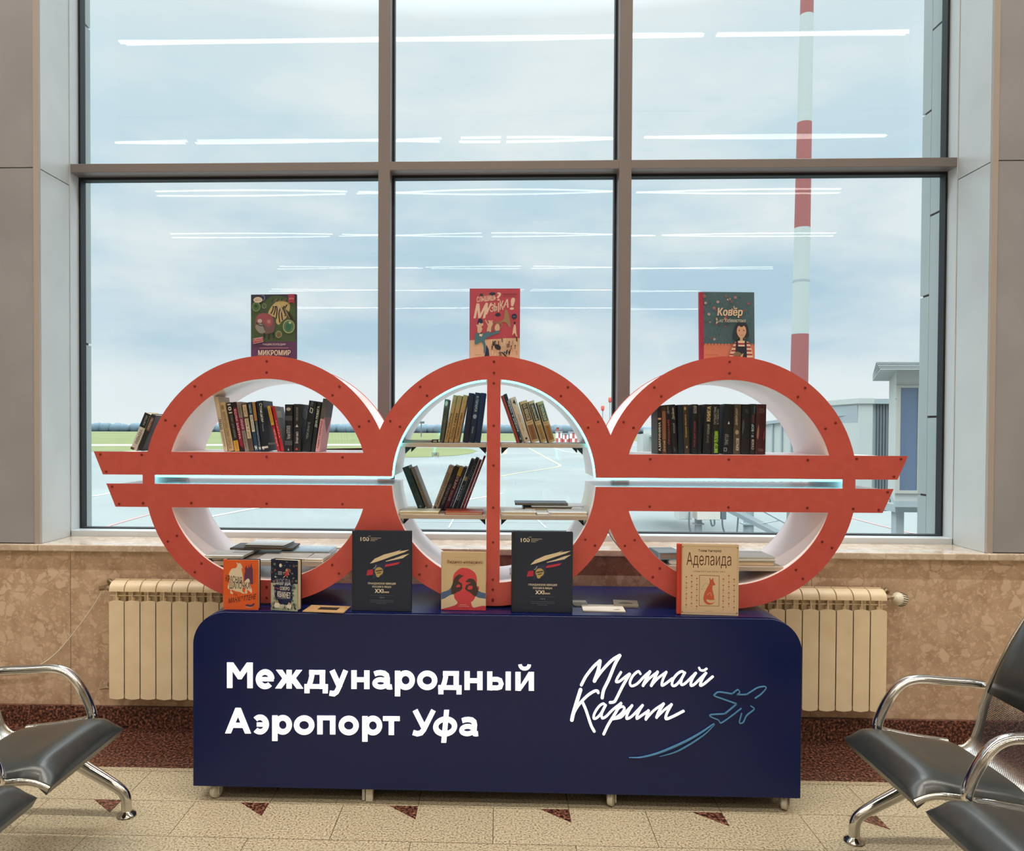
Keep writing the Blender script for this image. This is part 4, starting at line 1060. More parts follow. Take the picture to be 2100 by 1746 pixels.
# ================================================================ books
BLK, CRM, TAN, GRY, NVY = '1c1d22', 'cbbba2', 'b08c62', '6e6a68', '1e2740'
def cmapA(x, y): return (250+x/4.468, 790+y/4.468)
G_A = 'books on the upper shelf of the left ring'
YA = YR + .030
SH = BU1 + .0012
T = lambda body, u0, v0, u1, v1, c, b=0, d='d': ('text', body, u0, v0, u1, v1, c, b, d)
rowA = [
 ((838, 112), 930, 970, CRM, [T('ОТЕЦ', .1, .40, .9, .58, '2a2624', .04, 'u'), T('ДЛЯ ЧЕГО НУЖНЫ МУЖЧИНЫ', .35, .08, .75, .36, '4a4038'), ('line', [(.1, .61), (.9, .61)], .06, '8a7a68')], None, 'tall cream paperback with one black word halfway up its spine'),
 ((888, 165), 975, 1030, 'bda583', [T('ВЕРНИ СЕБЕ СВОЕ СЕРДЦЕ', .15, .05, .75, .80, '7a5c3a', .01, 'd'), ('ell', .45, .90, .3, .05, '8e7654')], None, 'tan paperback with a long brown title running down its whole spine'),
 ((955, 165), 1035, 1080, '26242a', [('rect', 0, 0, 1, .22, 'd0a040'), T('101', .15, .78, .85, .97, 'e8e0d4', .05, 'd'), T('СОВЕТ ДЛЯ ЖИЗНИ', .3, .28, .75, .74, 'a09890'), T('НЕ ДЛЯ ВСЕХ', .3, .03, .7, .2, '604820')], None, 'thin black paperback with a yellow block at the foot of its spine'),
 ((1005, 160), 1085, 1120, '8c1f42', [('rect', 0, .88, 1, 1, '1c1a20'), T('ЕСЛИ ЗАВТРА', .2, .25, .75, .85, 'e6c8d0', .01), ('poly', [(0, .14), (1, .05), (1, 0), (0, 0)], '1c1a20')], None, 'maroon paperback with black top and tail on its spine'),
 ((1045, 160), 1125, 1165, '8a8078', [('rect', 0, .42, 1, .68, '7c2c50'), T('ИНАЯ', .2, .45, .8, .65, 'd8c0c8', .02), T('ТИХИЕ ЛЮДИ', .25, .08, .7, .38, '4e4640'), T('РОМАН', .3, .74, .7, .94, '4e4640')], None, 'grey paperback with a plum band across the middle of its spine'),
 ((1095, 172), 1165, 1210, '5a4a44', [('rect', .1, .72, .9, .97, 'cdb493'), ('rect', .1, .27, .9, .68, 'd4c2a8'), T('БЕСЫ И ДНИ', .25, .29, .75, .66, '30262a', .02), T('ОПЫТ', .3, .76, .7, .93, '4a3a30')], None, 'dark brown paperback with two cream label panels on its spine'),
 ((1148, 160), 1215, 1250, '22405e', [('rect', .08, .40, .92, .74, 'd2c8b8'), T('ВЕЛИКИЕ', .25, .43, .75, .71, '22405e'), T('МЫСЛИ', .25, .78, .75, .95, 'c8d4dc'), T('94', .2, .03, .8, .12, 'e0e4e6', .04, 0)], None, 'blue paperback with a pale label in the middle of its spine'),
 ((1190, 158), 1252, 1280, '1e3048', [('rect', 0, .62, 1, 1, 'a87c40'), T('СПОСОБНОСТИ', .25, .12, .75, .60, 'b8c4cc'), T('94', .15, .03, .85, .10, 'd8dcdf', .04, 0)], None, 'thin navy paperback whose spine is ochre at the top'),
 ((1225, 150), 1283, 1350, '1a2230', [T('Стоицизм', .35, .58, .85, .95, 'd8dce0', .01), T('Уильям', .45, .40, .7, .55, '8a949e'), ('rect', .05, .06, .95, .10, 'c8c4bc'), T('94', .1, .03, .35, .09, 'd8dcdf', .04, 0)], [('rect', .0, .12, 1, .16, 'b0aca4'), ('text', 'СТОИЦИЗМ', .12, .60, .9, .75, '4e5a70', .02)], 'thick black hardback with pale lettering down its spine, tallest thick one in the row'),
 ((1328, 195), 1422, 1452, 'a82838', [('rect', 0, .58, 1, 1, 'd8a838'), ('poly', [(0, .58), (.5, .52), (1, .58)], '8a1c2c'), T('ТВОИ ДЕНЬГИ', .25, .12, .75, .5, 'f0d8c8'), T('ПРАВИЛА', .25, .64, .75, .94, '5c3410')], None, 'paperback with yellow upper half and red lower half on its spine'),
 ((1370, 200), 1456, 1484, 'b8202e', [T('ЗАВТРА', .3, .3, .7, .7, 'e8c0b8')], [('rect', 0, 0, 1, 1, '9a9c9e'), ('rect', .1, .75, .6, .9, 'e8e8e6')], 'thin red paperback with a grey front cover'),
 ((1490, 178), 1490, 1562, '20222a', [('ell', .5, .90, .3, .035, 'b0aca8'), ('rect', 0, .66, 1, .76, '4a4c56'), ('rect', 0, .14, 1, .24, '4a4c56'), T('Михаил БУЛГАКОВ', .25, .27, .75, .55, 'b8b8bc', .01, 'u'), ('poly', [(.4, .03), (.6, .03), (.5, .08)], 'b0b0b0')], None, 'upright black hardback with grey bands and round emblem on its spine'),
 ((1570, 175), 1566, 1636, '24252c', [T('Вечная книга', .3, .18, .7, .42, 'c8c8cc', .01, 'u'), T('ПАВЕЛ БАСИНСКИЙ', .3, .65, .65, .93, '9a9aa0', 0, 'u'), ('poly', [(.3, .52), (.7, .52), (.5, .58)], 'c0c0c4'), ('ell', .5, .06, .16, .022, 'c04a3a')], [('ell', .5, .8, .3, .12, '7a7e84')], 'upright charcoal hardback with a small red disc at the foot of its spine'),
 ((1712, 150), 1648, 1722, '1b2129', [T('ЧЕМ ИНАЧЕ', .25, .25, .55, .58, '98a2a8', 0, 'u'), ('loop', [(.3, .78), (.6, .76), (.65, .84), (.35, .86)], .08, 'd0d4d4'), T('ПИ', .3, .90, .6, .98, '8a9498', 0, 'u')], None, 'wide black hardback leaning right with a pale curl near the top of its spine'),
 ((1790, 165), 1728, 1762, '23292c', [T('ДНА ПОБЕГА', .1, .50, .85, .93, 'e4e6e0', .02, 'u')], None, 'dark paperback leaning right with white lettering on its upper spine'),
 ((1842, 128), 1768, 1806, 'd8a2ac', [('rect', 0, .62, 1, 1, '5a5a58'), T('Анна Гавальда', .2, .06, .8, .58, '7c3048', .01, 'u')], [('rect', 0, .66, 1, 1, '3a3436'), ('poly', [(0, .66), (1, .66), (.6, .35)], '7a4a58')], 'pink paperback leaning right at the right end of its row'),
]
for tl, bl, br, col, sp, frn, lab in rowA:
    spine_book(cmapA, tl, (bl, 612), (br, 612), YA, SH, .135, lab, 'book', col, sp, G_A, frn, hard=(br-bl > 55))
# two on the outer end of the upper bar
spine_book(cmapA, (200, 272), (65, 605), (128, 605), YA-.01, SH, .12, 'whitish paperback with a black top leaning against the outside of the left ring', 'book', 'c8c4bc', [('rect', 0, .62, 1, 1, '22262a'), T('РИВЬЕРА', .3, .18, .8, .56, '6a6660', .02, 'u'), ('rect', 0, 0, .6, .06, '5a3a34'), T('АВТОР', .4, .68, .7, .94, 'b8b8b8', 0, 'u')], 'books outside the left ring')
spine_book(cmapA, (262, 280), (133, 605), (180, 605), YA-.01, SH, .12, 'dark book squeezed between the outside of the left ring and a whitish paperback', 'book', '22262c', [('rect', .2, .55, .9, .92, '6c5048'), T('НОЧЬ', .3, .6, .7, .88, 'c0b0a4', 0, 'u')], 'books outside the left ring')

def cmapB(x, y): return (780+x/5.82, 780+y/5.82)
G_B = 'books on the upper shelf of the middle ring'
sh1 = ZM1 + .0008
tanb = lambda s_: [T(s_, .15, .06, .8, .62, '4a3a20', .01, 'u'), ('loop', [(.3, .83), (.6, .83), (.6, .88), (.3, .88)], .05, '8a6a40')]
rowB = [
 ((768, 232), 700, 752, '5c5a4c', [T('ТОКИО', .15, .52, .85, .80, '1c1c18', .05, 'u'), ('ell', .5, .90, .35, .06, 'c4c0b0'), T('КНИГА НОЧИ', .15, .06, .6, .46, '2a2a24', .02, 'u')], 'olive grey paperback with big dark capitals, first of the books leaning on the post'),
 ((870, 185), 757, 806, 'b48a58', tanb('Мартин Иден роман'), 'tan hardback leaning right, first of the three alike in the middle ring'),
 ((922, 190), 810, 868, 'b08656', tanb('Любовь к жизни'), 'tan hardback leaning right, second of the three alike in the middle ring'),
 ((988, 185), 875, 934, 'b28858', tanb('Лунная долина'), 'tan hardback leaning right, third of the three alike in the middle ring'),
 ((1055, 160), 978, 1046, '1d2036', [], 'plain navy hardback leaning beside the three tan ones'),
 ((1130, 155), 1048, 1120, '1b2742', [T('И. ГОНЧАРОВ', .3, .62, .75, .93, 'b8c0c8', .01), ('ell', .5, .52, .32, .045, '8a98a8'), T('Обломов', .3, .18, .65, .32, '9aa6b4')], 'navy hardback with pale lettering and a round emblem on its spine'),
 ((1200, 158), 1126, 1190, '16294a', [], 'plain dark blue hardback touching the orange post'),
]
for tl, bl, br, col, sp, lab in rowB: spine_book(cmapB, tl, (bl, 735), (br, 735), YR+.05, sh1, .13, lab, 'book', col, sp, G_B, hard=True)
p0 = P(*cmapB(268, 735), YR+.06).x; p1 = P(*cmapB(612, 735), YR+.06).x
flat_book((p0+p1)/2, YR+.06+.07, ZM1, p1-p0, .13, .009, 'thin dusky pink book lying flat beside the olive grey one', 'a08a84', group=G_B)
p2 = P(*cmapB(684, 735), YR+.06).x
flat_book((p1+p2)/2+.001, YR+.06+.05, ZM1, p2-p1-.002, .09, .0125, 'small dark grey thick booklet lying against the olive grey one', '3a3838', group=G_B)

def cmapC(x, y): return (1000+x/5.82, 780+y/5.82)
G_C = 'books right of the post on the upper shelf'
def lab2(t1, t2, c1, c2): return [('rect', .12, .52, .9, .93, c1), T(t1, .28, .54, .76, .91, 'd8c8a0', .02), ('rect', .12, .06, .9, .42, c2), T(t2, .35, .10, .65, .38, '4a3018'), ('line', [(.2, .47), (.8, .47)], .05, '6a4a28')]
rowC = [
 ((160, 190), 352, 386, 'a84038', [T('Борис Акунин', .2, .1, .7, .5, '6c1c18', .01)], 'red paperback leaning left onto the orange post'),
 ((190, 172), 388, 430, '20303a', [T('Жизнь в дороге', .25, .22, .85, .86, 'd0d8d8', .01), ('poly', [(.3, .06), (.7, .06), (.5, .12)], 'c8c8c8')], 'dark teal paperback leaning left next to the red one'),
 ((260, 220), 440, 522, 'cdb8a6', [T('4', .3, .84, .7, .95, '2a2422', .05, 0), T('Рассказы', .4, .45, .62, .62, '4a4038'), T('Том', .4, .25, .6, .40, '6a5e54'), ('ell', .5, .08, .16, .025, '2a2422')], 'cream hardback with a black numeral at the top of its spine'),
 ((378, 262), 525, 624, 'c4a67c', lab2('Н.А. НЕКРАСОВ', 'СОЧИНЕНИЯ', '4a3634', '8a6044'), 'buff hardback with brown labels, leftmost of three bound alike'),
 ((482, 260), 640, 718, 'c4a67c', lab2('ОБОРВАННЫЙ', 'СОЧИНЕНИЯ', '22303e', 'a07c50'), 'buff hardback with a blue black label, middle of three bound alike'),
 ((585, 268), 730, 815, 'bc9c72', lab2('ГЕНЕРАЛЬСКАЯ', 'РОМАН', '3c4a46', 'a06c40'), 'buff hardback with a grey green label, rightmost of three bound alike'),
]
for tl, bl, br, col, sp, lab in rowC: spine_book(cmapC, tl, (bl, 742), (br, 742), YR+.05, sh1, .13, lab, 'book', col, sp, G_C, hard=True)

G_D = 'books on the lower shelf of the middle ring'
YD = YR + .165; sh2 = ZM2 + .0008
rowD = [
 ((242, 1050), 455, 540, '2a3c3c', [T('МАГИЯ', .35, .40, .8, .62, '101c1c', .04), T('ТАЙНАЯ', .4, .72, .65, .9, '0f1a1a'), ('ell', .5, .07, .18, .025, '7a9090')], 'dark green hardback leaning left in the lower compartment'),
 ((340, 1050), 556, 604, '7a6a5c', [T('СТЕНЫ И ГОРОД', .3, .1, .7, .85, '3a3028', .01)], 'greyish brown paperback resting on the dark green hardback'),
 ((838, 1042), 612, 680, 'a08c78', [T('ХРОНИКА ОДНОЙ', .2, .12, .8, .85, '4a3a2e', .02, 'u'), ('ell', .4, .05, .2, .025, '3a2c24')], 'beige paperback leaning right, first of the dark row on the lower shelf'),
 ((912, 1040), 688, 745, '1c1a22', [T('ПОД СЕНЬЮ', .25, .12, .75, .6, '8a7c88', .01, 'u')], 'black paperback leaning right next to the beige one'),
 ((968, 1052), 748, 800, '4a2030', [('rect', 0, .80, 1, 1, 'a88a3a'), T('АНГЕЛ', .2, .5, .8, .78, 'd0b8b0', .02, 'u'), T('ВЕТРА', .2, .22, .7, .46, 'b08a8a', 0, 'u')], 'maroon paperback with a mustard top on its spine'),
 ((1008, 1050), 804, 841, '2a2438', [T('НАД ПРОПАСТЬЮ', .25, .1, .75, .75, 'a8a0b4', .01, 'u')], 'dark violet paperback between maroon and tall navy ones'),
 ((1068, 955), 848, 894, '1e2836', [('rect', .1, .58, .9, .66, '9a8a70'), T('ВИНА', .2, .2, .8, .5, '8a98a4', 0, 'u')], 'tall navy paperback with a small tan square on its spine'),
 ((1112, 942), 897, 944, '17242e', [T('ПУТЬ', .25, .6, .75, .9, '5a6c76', 0, 'u')], 'tall blue black paperback leaning right beside the dark red one'),
 ((1168, 965), 947, 982, '6a1a28', [T('РОЗА', .25, .1, .7, .4, 'b06a6a', 0, 'u')], 'dark red paperback leaning right'),
 ((1232, 918), 985, 1012, '7c2c36', [T('КАК СДЕЛАТЬ РАЗНЫЕ', .2, .35, .8, .92, 'c89890', .01, 'u')], 'wine red paperback leaning onto the orange post'),
]
for tl, bl, br, col, sp, lab in rowD: spine_book(cmapB, (bl + (1540-tl[1])*(.394 if tl[0] > bl else -.40), tl[1]), (bl, 1540), (br, 1540), YD, sh2, .13, lab, 'book', col, sp, G_D, hard=False)
def xs_at(cm, a, c, y, Y): return P(*cm(a, y), Y).x, P(*cm(c, y), Y).x
def lay(cm, a, c, y, Y, z, h, t_, label, cover, group, turn=0, **k):
    x0, x1 = xs_at(cm, a, c, y, Y); return flat_book((x0+x1)/2, Y+h/2, z, x1-x0, h, t_, label, cover, turn, group=group, **k)
lay(cmapB, 222, 695, 1605, YR+.022, ZM2, .135, .0105, 'cream book lying flat in front of the dark green leaning one', 'd8d0b4', G_D, edge=paper)
lay(cmapB, 768, 1222, 1605, YR+.022, ZM2, .135, .0110, 'terracotta book lying flat below the dark leaning row', 'a8503e', G_D, edge=paper)
G_E = 'flat books right of the post on the lower shelf'
lay(cmapC, 158, 580, 1615, YR+.022, ZM2, .12, .0125, 'white book with pale frame lying flat beside the post', 'dcdcd8', G_E, front=[('rect', .06, .08, .94, .92, 'c6cac8'), ('rect', .09, .12, .91, .88, 'e2e2de')])
lay(cmapC, 732, 1188, 1628, YR+.020, ZM2, .13, .0125, 'white book lying flat at the right end of the lower shelf', 'e0e2e4', G_E)
lay(cmapC, 590, 726, 1580, YR+.024, ZM2, .13, .0070, 'narrow white booklet between the two flat white ones', 'e4e4e0', G_E)
lay(cmapC, 430, 1010, 1575, YR+.165, ZM2, .15, .0190, 'thick black book lying flat behind the white ones', '26242a', G_E)
lay(cmapC, 520, 1150, 1560, YR+.160, ZM2+.0200, .14, .0050, 'thin white topped book lying upon the thick black one', 'd8d8d6', G_E)
lay(cmapC, 330, 960, 1530, YR+.175, ZM2+.0258, .13, .0085, 'dark slim book topmost of the pile by the post', '33363a', G_E)

def cmapF(x, y): return (1320+x/7.5, 800+y/7.5)
G_F = 'dark thrillers on the upper shelf of the right ring'
rowF = [
 ((214, 246), 220, 281, '1c1a20', [('rect', 0, .78, 1, 1, '2e2030'), ('rect', .1, .71, .9, .75, 'cfa890'), T('А.МАРИНИНА', .2, .06, .8, .66, 'dcd4cc', .03, 'u')], 'black hardback with large white capitals up its spine, at the left end of the thrillers'),
 ((272, 255), 284, 360, '4c362e', [('rect', .15, .3, .85, .9, '8a5e44'), T('Дмитрий', .2, .05, .8, .28, 'c0a890', .01, 'u')], 'brown spined hardback with a coppery strip, second of the thrillers'),
 ((336, 232), 364, 440, '18191f', [T('ПРОЩАНИЕ', .3, .2, .75, .7, 'a83a48', .03, 'u'), T('ДЕЛО', .3, .82, .75, .97, '9a9a9c', .01, 'u')], 'black hardback with one crimson word on its spine, left of the two like it'),
 ((402, 228), 444, 530, '15171d', [T('Двойник', .25, .70, .8, .94, 'b0aca0', .03, 'u'), T('КОРЕЦКИЙ', .3, .42, .75, .62, '8c8a84', .03, 'u'), T('АСТ', .3, .05, .6, .14, '707070', 0, 'u')], 'black hardback with two grey lettered words, just right of a crimson lettered one'),
 ((526, 230), 534, 622, '10202e', [], 'plain blue black hardback among the thrillers'),
 ((603, 228), 627, 708, '3a3128', [('ell', .4, .92, .2, .035, 'b09860'), T('Владимир Михайлов', .25, .34, .65, .8, 'c09a50', .03, 'u'), ('ell', .5, .14, .14, .025, 'a8a090')], 'brown hardback with gold lettering on its spine'),
 ((752, 222), 742, 832, '17181e', [T('ПУЛЯ ДЛЯ СЛЕДОВ', .3, .15, .6, .66, 'a04050', .03, 'u'), T('БЕЛАЯ', .2, .82, .75, .97, 'a8a8a8', .02, 'u')], 'black hardback with one crimson word on its spine, right of the two like it'),
 ((842, 232), 834, 890, '12161f', [], 'plain black hardback just left of the narrow gap'),
 ((947, 226), 908, 1040, '16181e', [('rect', .25, .66, .7, .96, '4a4436'), T('КНИГА', .25, .66, .7, .96, 'cdb98a', .04, 'u'), T('КОРЕЦКИЙ', .3, .40, .7, .6, '8a8a86', .03, 'u'), T('Дмитрий', .3, .22, .7, .38, '6a6a6a', 0, 'u')], 'black hardback with tan capitals in the upper third, right of the narrow gap'),
 ((1060, 222), 1046, 1166, '191a1d', [T('ВИКТОР ПЕЛЕВИН', .3, .03, .8, .46, '9ed04a', .04, 'u'), T('ПУТЕШЕСТВИЕ', .2, .6, .5, .95, '9a9a96', .01, 'u'), T('В ЭЛЕВСИН', .6, .6, .85, .9, '9a9a96', .01, 'u')], 'black hardback with lime green lettering on its spine'),
 ((1252, 222), 1214, 1372, '14171c', [T('ТРИГГЕР', .15, .18, .5, .4, '8a9098', .01, 'u'), ('poly', [(.35, .60), (.55, .60), (.45, .66)], 'd0d0d0'), ('loop', [(.1, .06), (.35, .06), (.35, .12), (.1, .12)], .05, '9aa0a8')], 'wide black hardback with a small white triangle, first after the wide gap'),
 ((1395, 220), 1377, 1490, '4a4038', [T('ДИВЕРСАНТ', .2, .58, .55, .92, 'b8a890', .03, 'u'), ('ell', .45, .44, .25, .045, '9a8c78'), T('ЮРАСОВ', .35, .08, .75, .32, 'd0c4b4', .03, 'u')], 'brown hardback with a round emblem in the middle of its spine'),
 ((1517, 224), 1494, 1632, '15181d', [('blob', [(.1, .4), (.3, .55), (.2, .7), (.05, .6)], '4a4a4c'), T('СЛЕД', .3, .82, .7, .9, '5a5a5a', 0, 0)], 'wide black hardback with a smoky shape, right of the brown emblem one'),
 ((1655, 218), 1636, 1712, '1a1c22', [T('Я - ВОР', .2, .34, .7, .60, 'a8c8c8', .04, 'u'), T('СУХОВ', .3, .10, .8, .3, 'c8c0b0', .03, 'u'), T('ЗАКОНЕ', .3, .62, .7, .78, '80405a', .02, 'u'), T('ПРАВДА', .6, .8, .9, .97, '4a8a90', .02, 'u')], 'black hardback with pale teal lettering, next to the dark red one'),
 ((1732, 222), 1716, 1880, '3c1620', [('blob', [(.1, .4), (.25, .6), (.3, .42), (.2, .3)], 'a06a5a'), ('blob', [(.7, .35), (.85, .5), (.9, .4), (.8, .28)], '6a2c30'), T('КОРОЛЬ', .25, .82, .8, .92, '6a4a50', .02, 0), T('РОМАН', .25, .06, .75, .12, '7a5a5c', .02, 0)], 'dark red hardback at the right end of the thrillers'),
]
for tl, bl, br, col, sp, lab in rowF: spine_book(cmapF, tl, (bl, 985), (br, 985), YA, SH, .13, lab, 'book', col, sp, G_F, [('rect', 0, 0, 1, 1, '9ab0b8')] if col == '3a3128' else None)

# lying in the bottom of the left ring
def cmapG(x, y): return (400+x/6.5625, 1095+y/6.5625)
G_G = 'books lying in the bottom of the left ring'
zg = ZL
YG0 = YR + .012
lay(cmapG, 215, 600, 392, YG0+.004, zg, .16, .0105, 'dark booklet under the large white cover book in the left ring', '2a2a30', G_G)
lay(cmapG, 128, 640, 385, YG0, zg+.0112, .15, .0095, 'large white cover book lying at the left front of the pile, below the orange book', 'c8ccc8', G_G, front=[('rect', .02, .02, .98, .98, 'dfe5e6'), ('rect', .55, .5, .95, .75, 'aab2b4')])
lay(cmapG, 800, 1010, 390, YG0+.005, zg, .17, .0060, 'narrow white booklet in the gap between two larger flat ones', 'e2e2e0', G_G)
lay(cmapG, 1040, 1480, 380, YG0+.004, zg, .14, .0120, 'pale book lying flat right of the gap, below the night blue upright one', 'e0dcd2', G_G)
lay(cmapG, 1490, 1722, 385, YG0+.002, zg, .15, .0110, 'small white book with thick page block at the right front of the pile', 'e4e2e0', G_G, turn=-.05)
lay(cmapG, 1140, 1805, 330, YG0+.165, zg, .16, .0155, 'large light blue book lying at the right rear of the pile', 'a8c4da', G_G, front=[('rect', .03, .03, .97, .97, 'b8d0e2'), ('text', 'НЕБО И МОРЕ', .2, .7, .9, .85, 'e8f0f4', .02)], edge=paper_white)
lay(cmapG, 315, 800, 300, YG0+.215, zg, .13, .0065, 'thin navy edged white book at the left rear of the pile', 'd6dade', G_G, edge=paper_white)
lay(cmapG, 470, 1300, 330, YG0+.160, zg+.0218, .15, .0080, 'dark brown book lying across the middle of the pile', '3a2a28', G_G, turn=.03)
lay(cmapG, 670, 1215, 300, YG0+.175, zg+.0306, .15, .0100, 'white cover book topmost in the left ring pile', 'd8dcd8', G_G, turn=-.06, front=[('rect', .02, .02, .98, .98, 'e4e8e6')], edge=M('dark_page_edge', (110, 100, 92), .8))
# in the bottom of the right ring
def cmapH(x, y): return (1200+x/3.23, 1060+y/3.23)
G_H = 'books lying in the bottom of the right ring'
lay(cmapH, 560, 640, 312, YR+.045, zg, .15, .0180, 'white booklet below the thick light blue book in the right ring', 'dadcdc', G_H, edge=paper_white)
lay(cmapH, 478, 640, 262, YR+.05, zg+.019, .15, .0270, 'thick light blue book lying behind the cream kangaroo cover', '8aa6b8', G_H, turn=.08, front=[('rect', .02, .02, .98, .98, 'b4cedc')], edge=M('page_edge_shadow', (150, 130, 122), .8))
lay(cmapH, 850, 1258, 312, YR+.03, zg, .17, .0175, 'brown book lowest of the two piled at the right of the cream kangaroo cover', 'a88c78', G_H)
lay(cmapH, 860, 1262, 265, YR+.035, zg+.0182, .17, .0150, 'pale grey book lying on the brown one in the right ring', 'cfd4d2', G_H, edge=paper_white, turn=.02)
# one lying in the bottom of the middle ring
p = P(1042, 1190, YR+.06)
flat_book(.135, YR+.12, ZC-chord(.150, RI)+.012, .16, .13, .018, 'white book lying tilted in the bottom of the middle ring beside the post', 'dfe2e4', 0, tilt=Matrix.Rotation(-.38, 4, 'Y'), group='book in the bottom of the middle ring')

# ---------------------------------------------------------------- display books on the plinth
def facing(px0, px1, py_top, py_bot, label, t_, cover, front, turn=0.0, lean=0.0, zb=ZB+.0015, Y=None, hard=True, spine=None, edge=None, back=None, group='books displayed on the plinth'):
    c = Zp((px0+px1)/2, py_bot, zb)
    Yp = c.y if Y is None else Y
    a, b_ = P(px0, py_bot, Yp), P(px1, py_bot, Yp); w = (b_.x-a.x)/math.cos(turn); top = P((px0+px1)/2, py_top, Yp)
    h = (top.z - zb)/math.cos(lean)
    X = Matrix.Translation(((a.x+b_.x)/2, Yp, zb + abs(math.sin(lean))*0 )) @ Matrix.Rotation(turn, 4, 'Z') @ Matrix.Rotation(-lean, 4, 'X') @ Matrix.Translation((0, t_/2, 0))
    return make_book('book', label, 'book', w, h, t_, cover, X, group, front, spine, hard, edge, back)
sil = 'd8c8ae'
hood = [
 ('poly', [(.0, .0), (1, 0), (1, .03), (.46, .03), (.30, .28), (0, .28)], 'd65e30'),
 ('poly', [(.60, .52), (.60, .72), (.62, .75), (.62, .84), (.66, .90), (.68, .84), (.71, .84), (.73, .92), (.75, .85), (.77, .86), (.79, .95), (.82, .86), (.84, .84), (.85, .52)], '5c3450'),
 ('blob', [(.12, .44), (.18, .60), (.16, .72), (.24, .82), (.36, .84), (.40, .90), (.37, .95), (.43, .93), (.47, .94), (.52, .90), (.55, .83), (.52, .84), (.53, .78), (.56, .66), (.56, .50), (.54, .38), (.62, .33), (.55, .33), (.46, .36), (.36, .37), (.22, .40), (.28, .32), (.20, .33), (.20, .40)], sil),
 ('blob', [(.56, .52), (.62, .58), (.70, .63), (.75, .60), (.76, .50), (.82, .40), (.80, .34), (.74, .38), (.68, .40), (.68, .33), (.62, .34), (.63, .42), (.58, .44)], sil),
 ('text', 'КРАСНАЯ', .07, .56, .53, .70, '40302c', .02, 0, 0, -.04), ('text', 'ШАПОЧКА', .17, .42, .77, .56, '40302c', .02, 0, 0, .0),
 ('text', 'НА', .31, .29, .40, .34, '6a3a2c', .01, 0, 0, -.02), ('text', 'МАНХЭТТЕНЕ', .13, .12, .92, .23, '40302c', .02, 0, .03, .10),
 ('blob', [(.62, .09), (.70, .115), (.78, .10), (.88, .14), (.88, .10), (.78, .06), (.70, .075)], '4a3450'), ('text', 'САМОКАТ', .62, .045, .84, .065, 'e4d0b8', .02), ('text', 'МАРИЯ', .88, .55, .92, .82, 'b4502c', 0, 'd')]
facing(458, 530, 1149, 1251, 'orange book with two cream walking figures on its cover, on the plinth', .028, 'd85c28', hood, turn=-.02, back='2a2430', edge=paper)
rn = random.Random(5)
lake = [('rect', 0, 0, 1, .54, 'a8b09c'), ('rect', 0, .54, 1, 1, '1a2238'),
 ('blob', [(.16, .50), (.14, .30), (.22, .16), (.45, .12), (.72, .14), (.82, .28), (.78, .42), (.84, .54), (.5, .58)], '1e2448'), ('ell', .36, .89, .05, .036, 'd8d0bc'),
 ('ell', .60, .80, .045, .035, 'c89a80'), ('blob', [(.62, .83), (.74, .82), (.72, .77), (.64, .77)], '8a5a44'), ('poly', [(.55, .78), (.64, .78), (.66, .70), (.52, .69)], 'b83440'), ('line', [(.55, .76), (.45, .75)], .02, 'd0a890'), ('line', [(.64, .76), (.68, .71)], .02, 'd0a890'), ('line', [(.54, .69), (.46, .65)], .025, 'd0a890'), ('line', [(.60, .69), (.62, .66)], .025, 'd0a890'),
 ('text', 'КОГДА', .22, .50, .74, .63, '8a8e98', .02), ('text', 'КОГДА', .22, .495, .74, .555, 'd0d0cc', .02), ('text', 'ОЗЕРО', .34, .405, .70, .475, 'dcd8cc', .03), ('line', [(.16, .44), (.30, .44)], .02, 'b85048'), ('line', [(.27, .44), (.27, .41)], .02, 'b85048'), ('text', 'КВАКНЕТ', .25, .27, .74, .385, 'dcd8cc', .03, 0, 0, -.02), ('text', 'повести', .27, .235, .70, .255, '9a9cb0')]
for k in range(3): lake.append(('line', [(.27, .765-.025*k), (.42, .765-.025*k)], .022, 'b0b0b8'))
for k in range(46):
    u, v = rn.choice((rn.uniform(.02, .24), rn.uniform(.76, .97))), rn.uniform(.04, .94)
    if v > .54 and k % 3 == 0: lake.append(('ell', u, v, .04, .026, rn.choice(('8a4048', 'a04a58', '6a3c48'))))
    else: lake.append(('ell', u, v, rn.uniform(.02, .05), rn.uniform(.012, .03), rn.choice(('6c7c70', '8a9484', '4a5a58', 'b8bcae', '384848')), rn.uniform(0, 3)))
for k in range(26):
    u, v = rn.uniform(.02, .95), rn.uniform(.01, .13); a = rn.uniform(-.08, .08)
    lake.append(('line', [(u, v), (u+a, v+.07)], rn.uniform(.012, .03), rn.choice(('2a3030', '3a3c30', 'dcd8c8', '5a4c3c'))))
lake += [('blob', [(.14, .10), (.24, .17), (.36, .13), (.34, .07), (.2, .06)], 'd8d4c4'), ('blob', [(.60, .09), (.70, .15), (.80, .11), (.74, .05)], 'd8d0c0'), ('ell', .26, .18, .05, .03, 'a08468'), ('ell', .71, .15, .04, .025, 'c8a890')]
for k in range(9): lake.append(('ell', rn.uniform(.4, .9), rn.uniform(.72, .98), .008, .006, 'c8ccd4'))
facing(554, 612, 1149, 1253, 'night blue book with pale lettering and flowers, second from the left end of the plinth', .036, '1a2238', lake, turn=-.20, edge=paper)
lay(lambda x, y: (x, y), 622, 708, 1257, Zp(665, 1257, ZB).y, ZB, .105, .0035, 'thin tan leaflet with a small dark picture lying at the plinth edge', 'c09a6a', 'leaflets on the plinth', front=[('rect', .03, .05, .97, .95, 'c8a272'), ('rect', .30, .28, .78, .70, '3a2e28')], hard=False, turn=-.10)
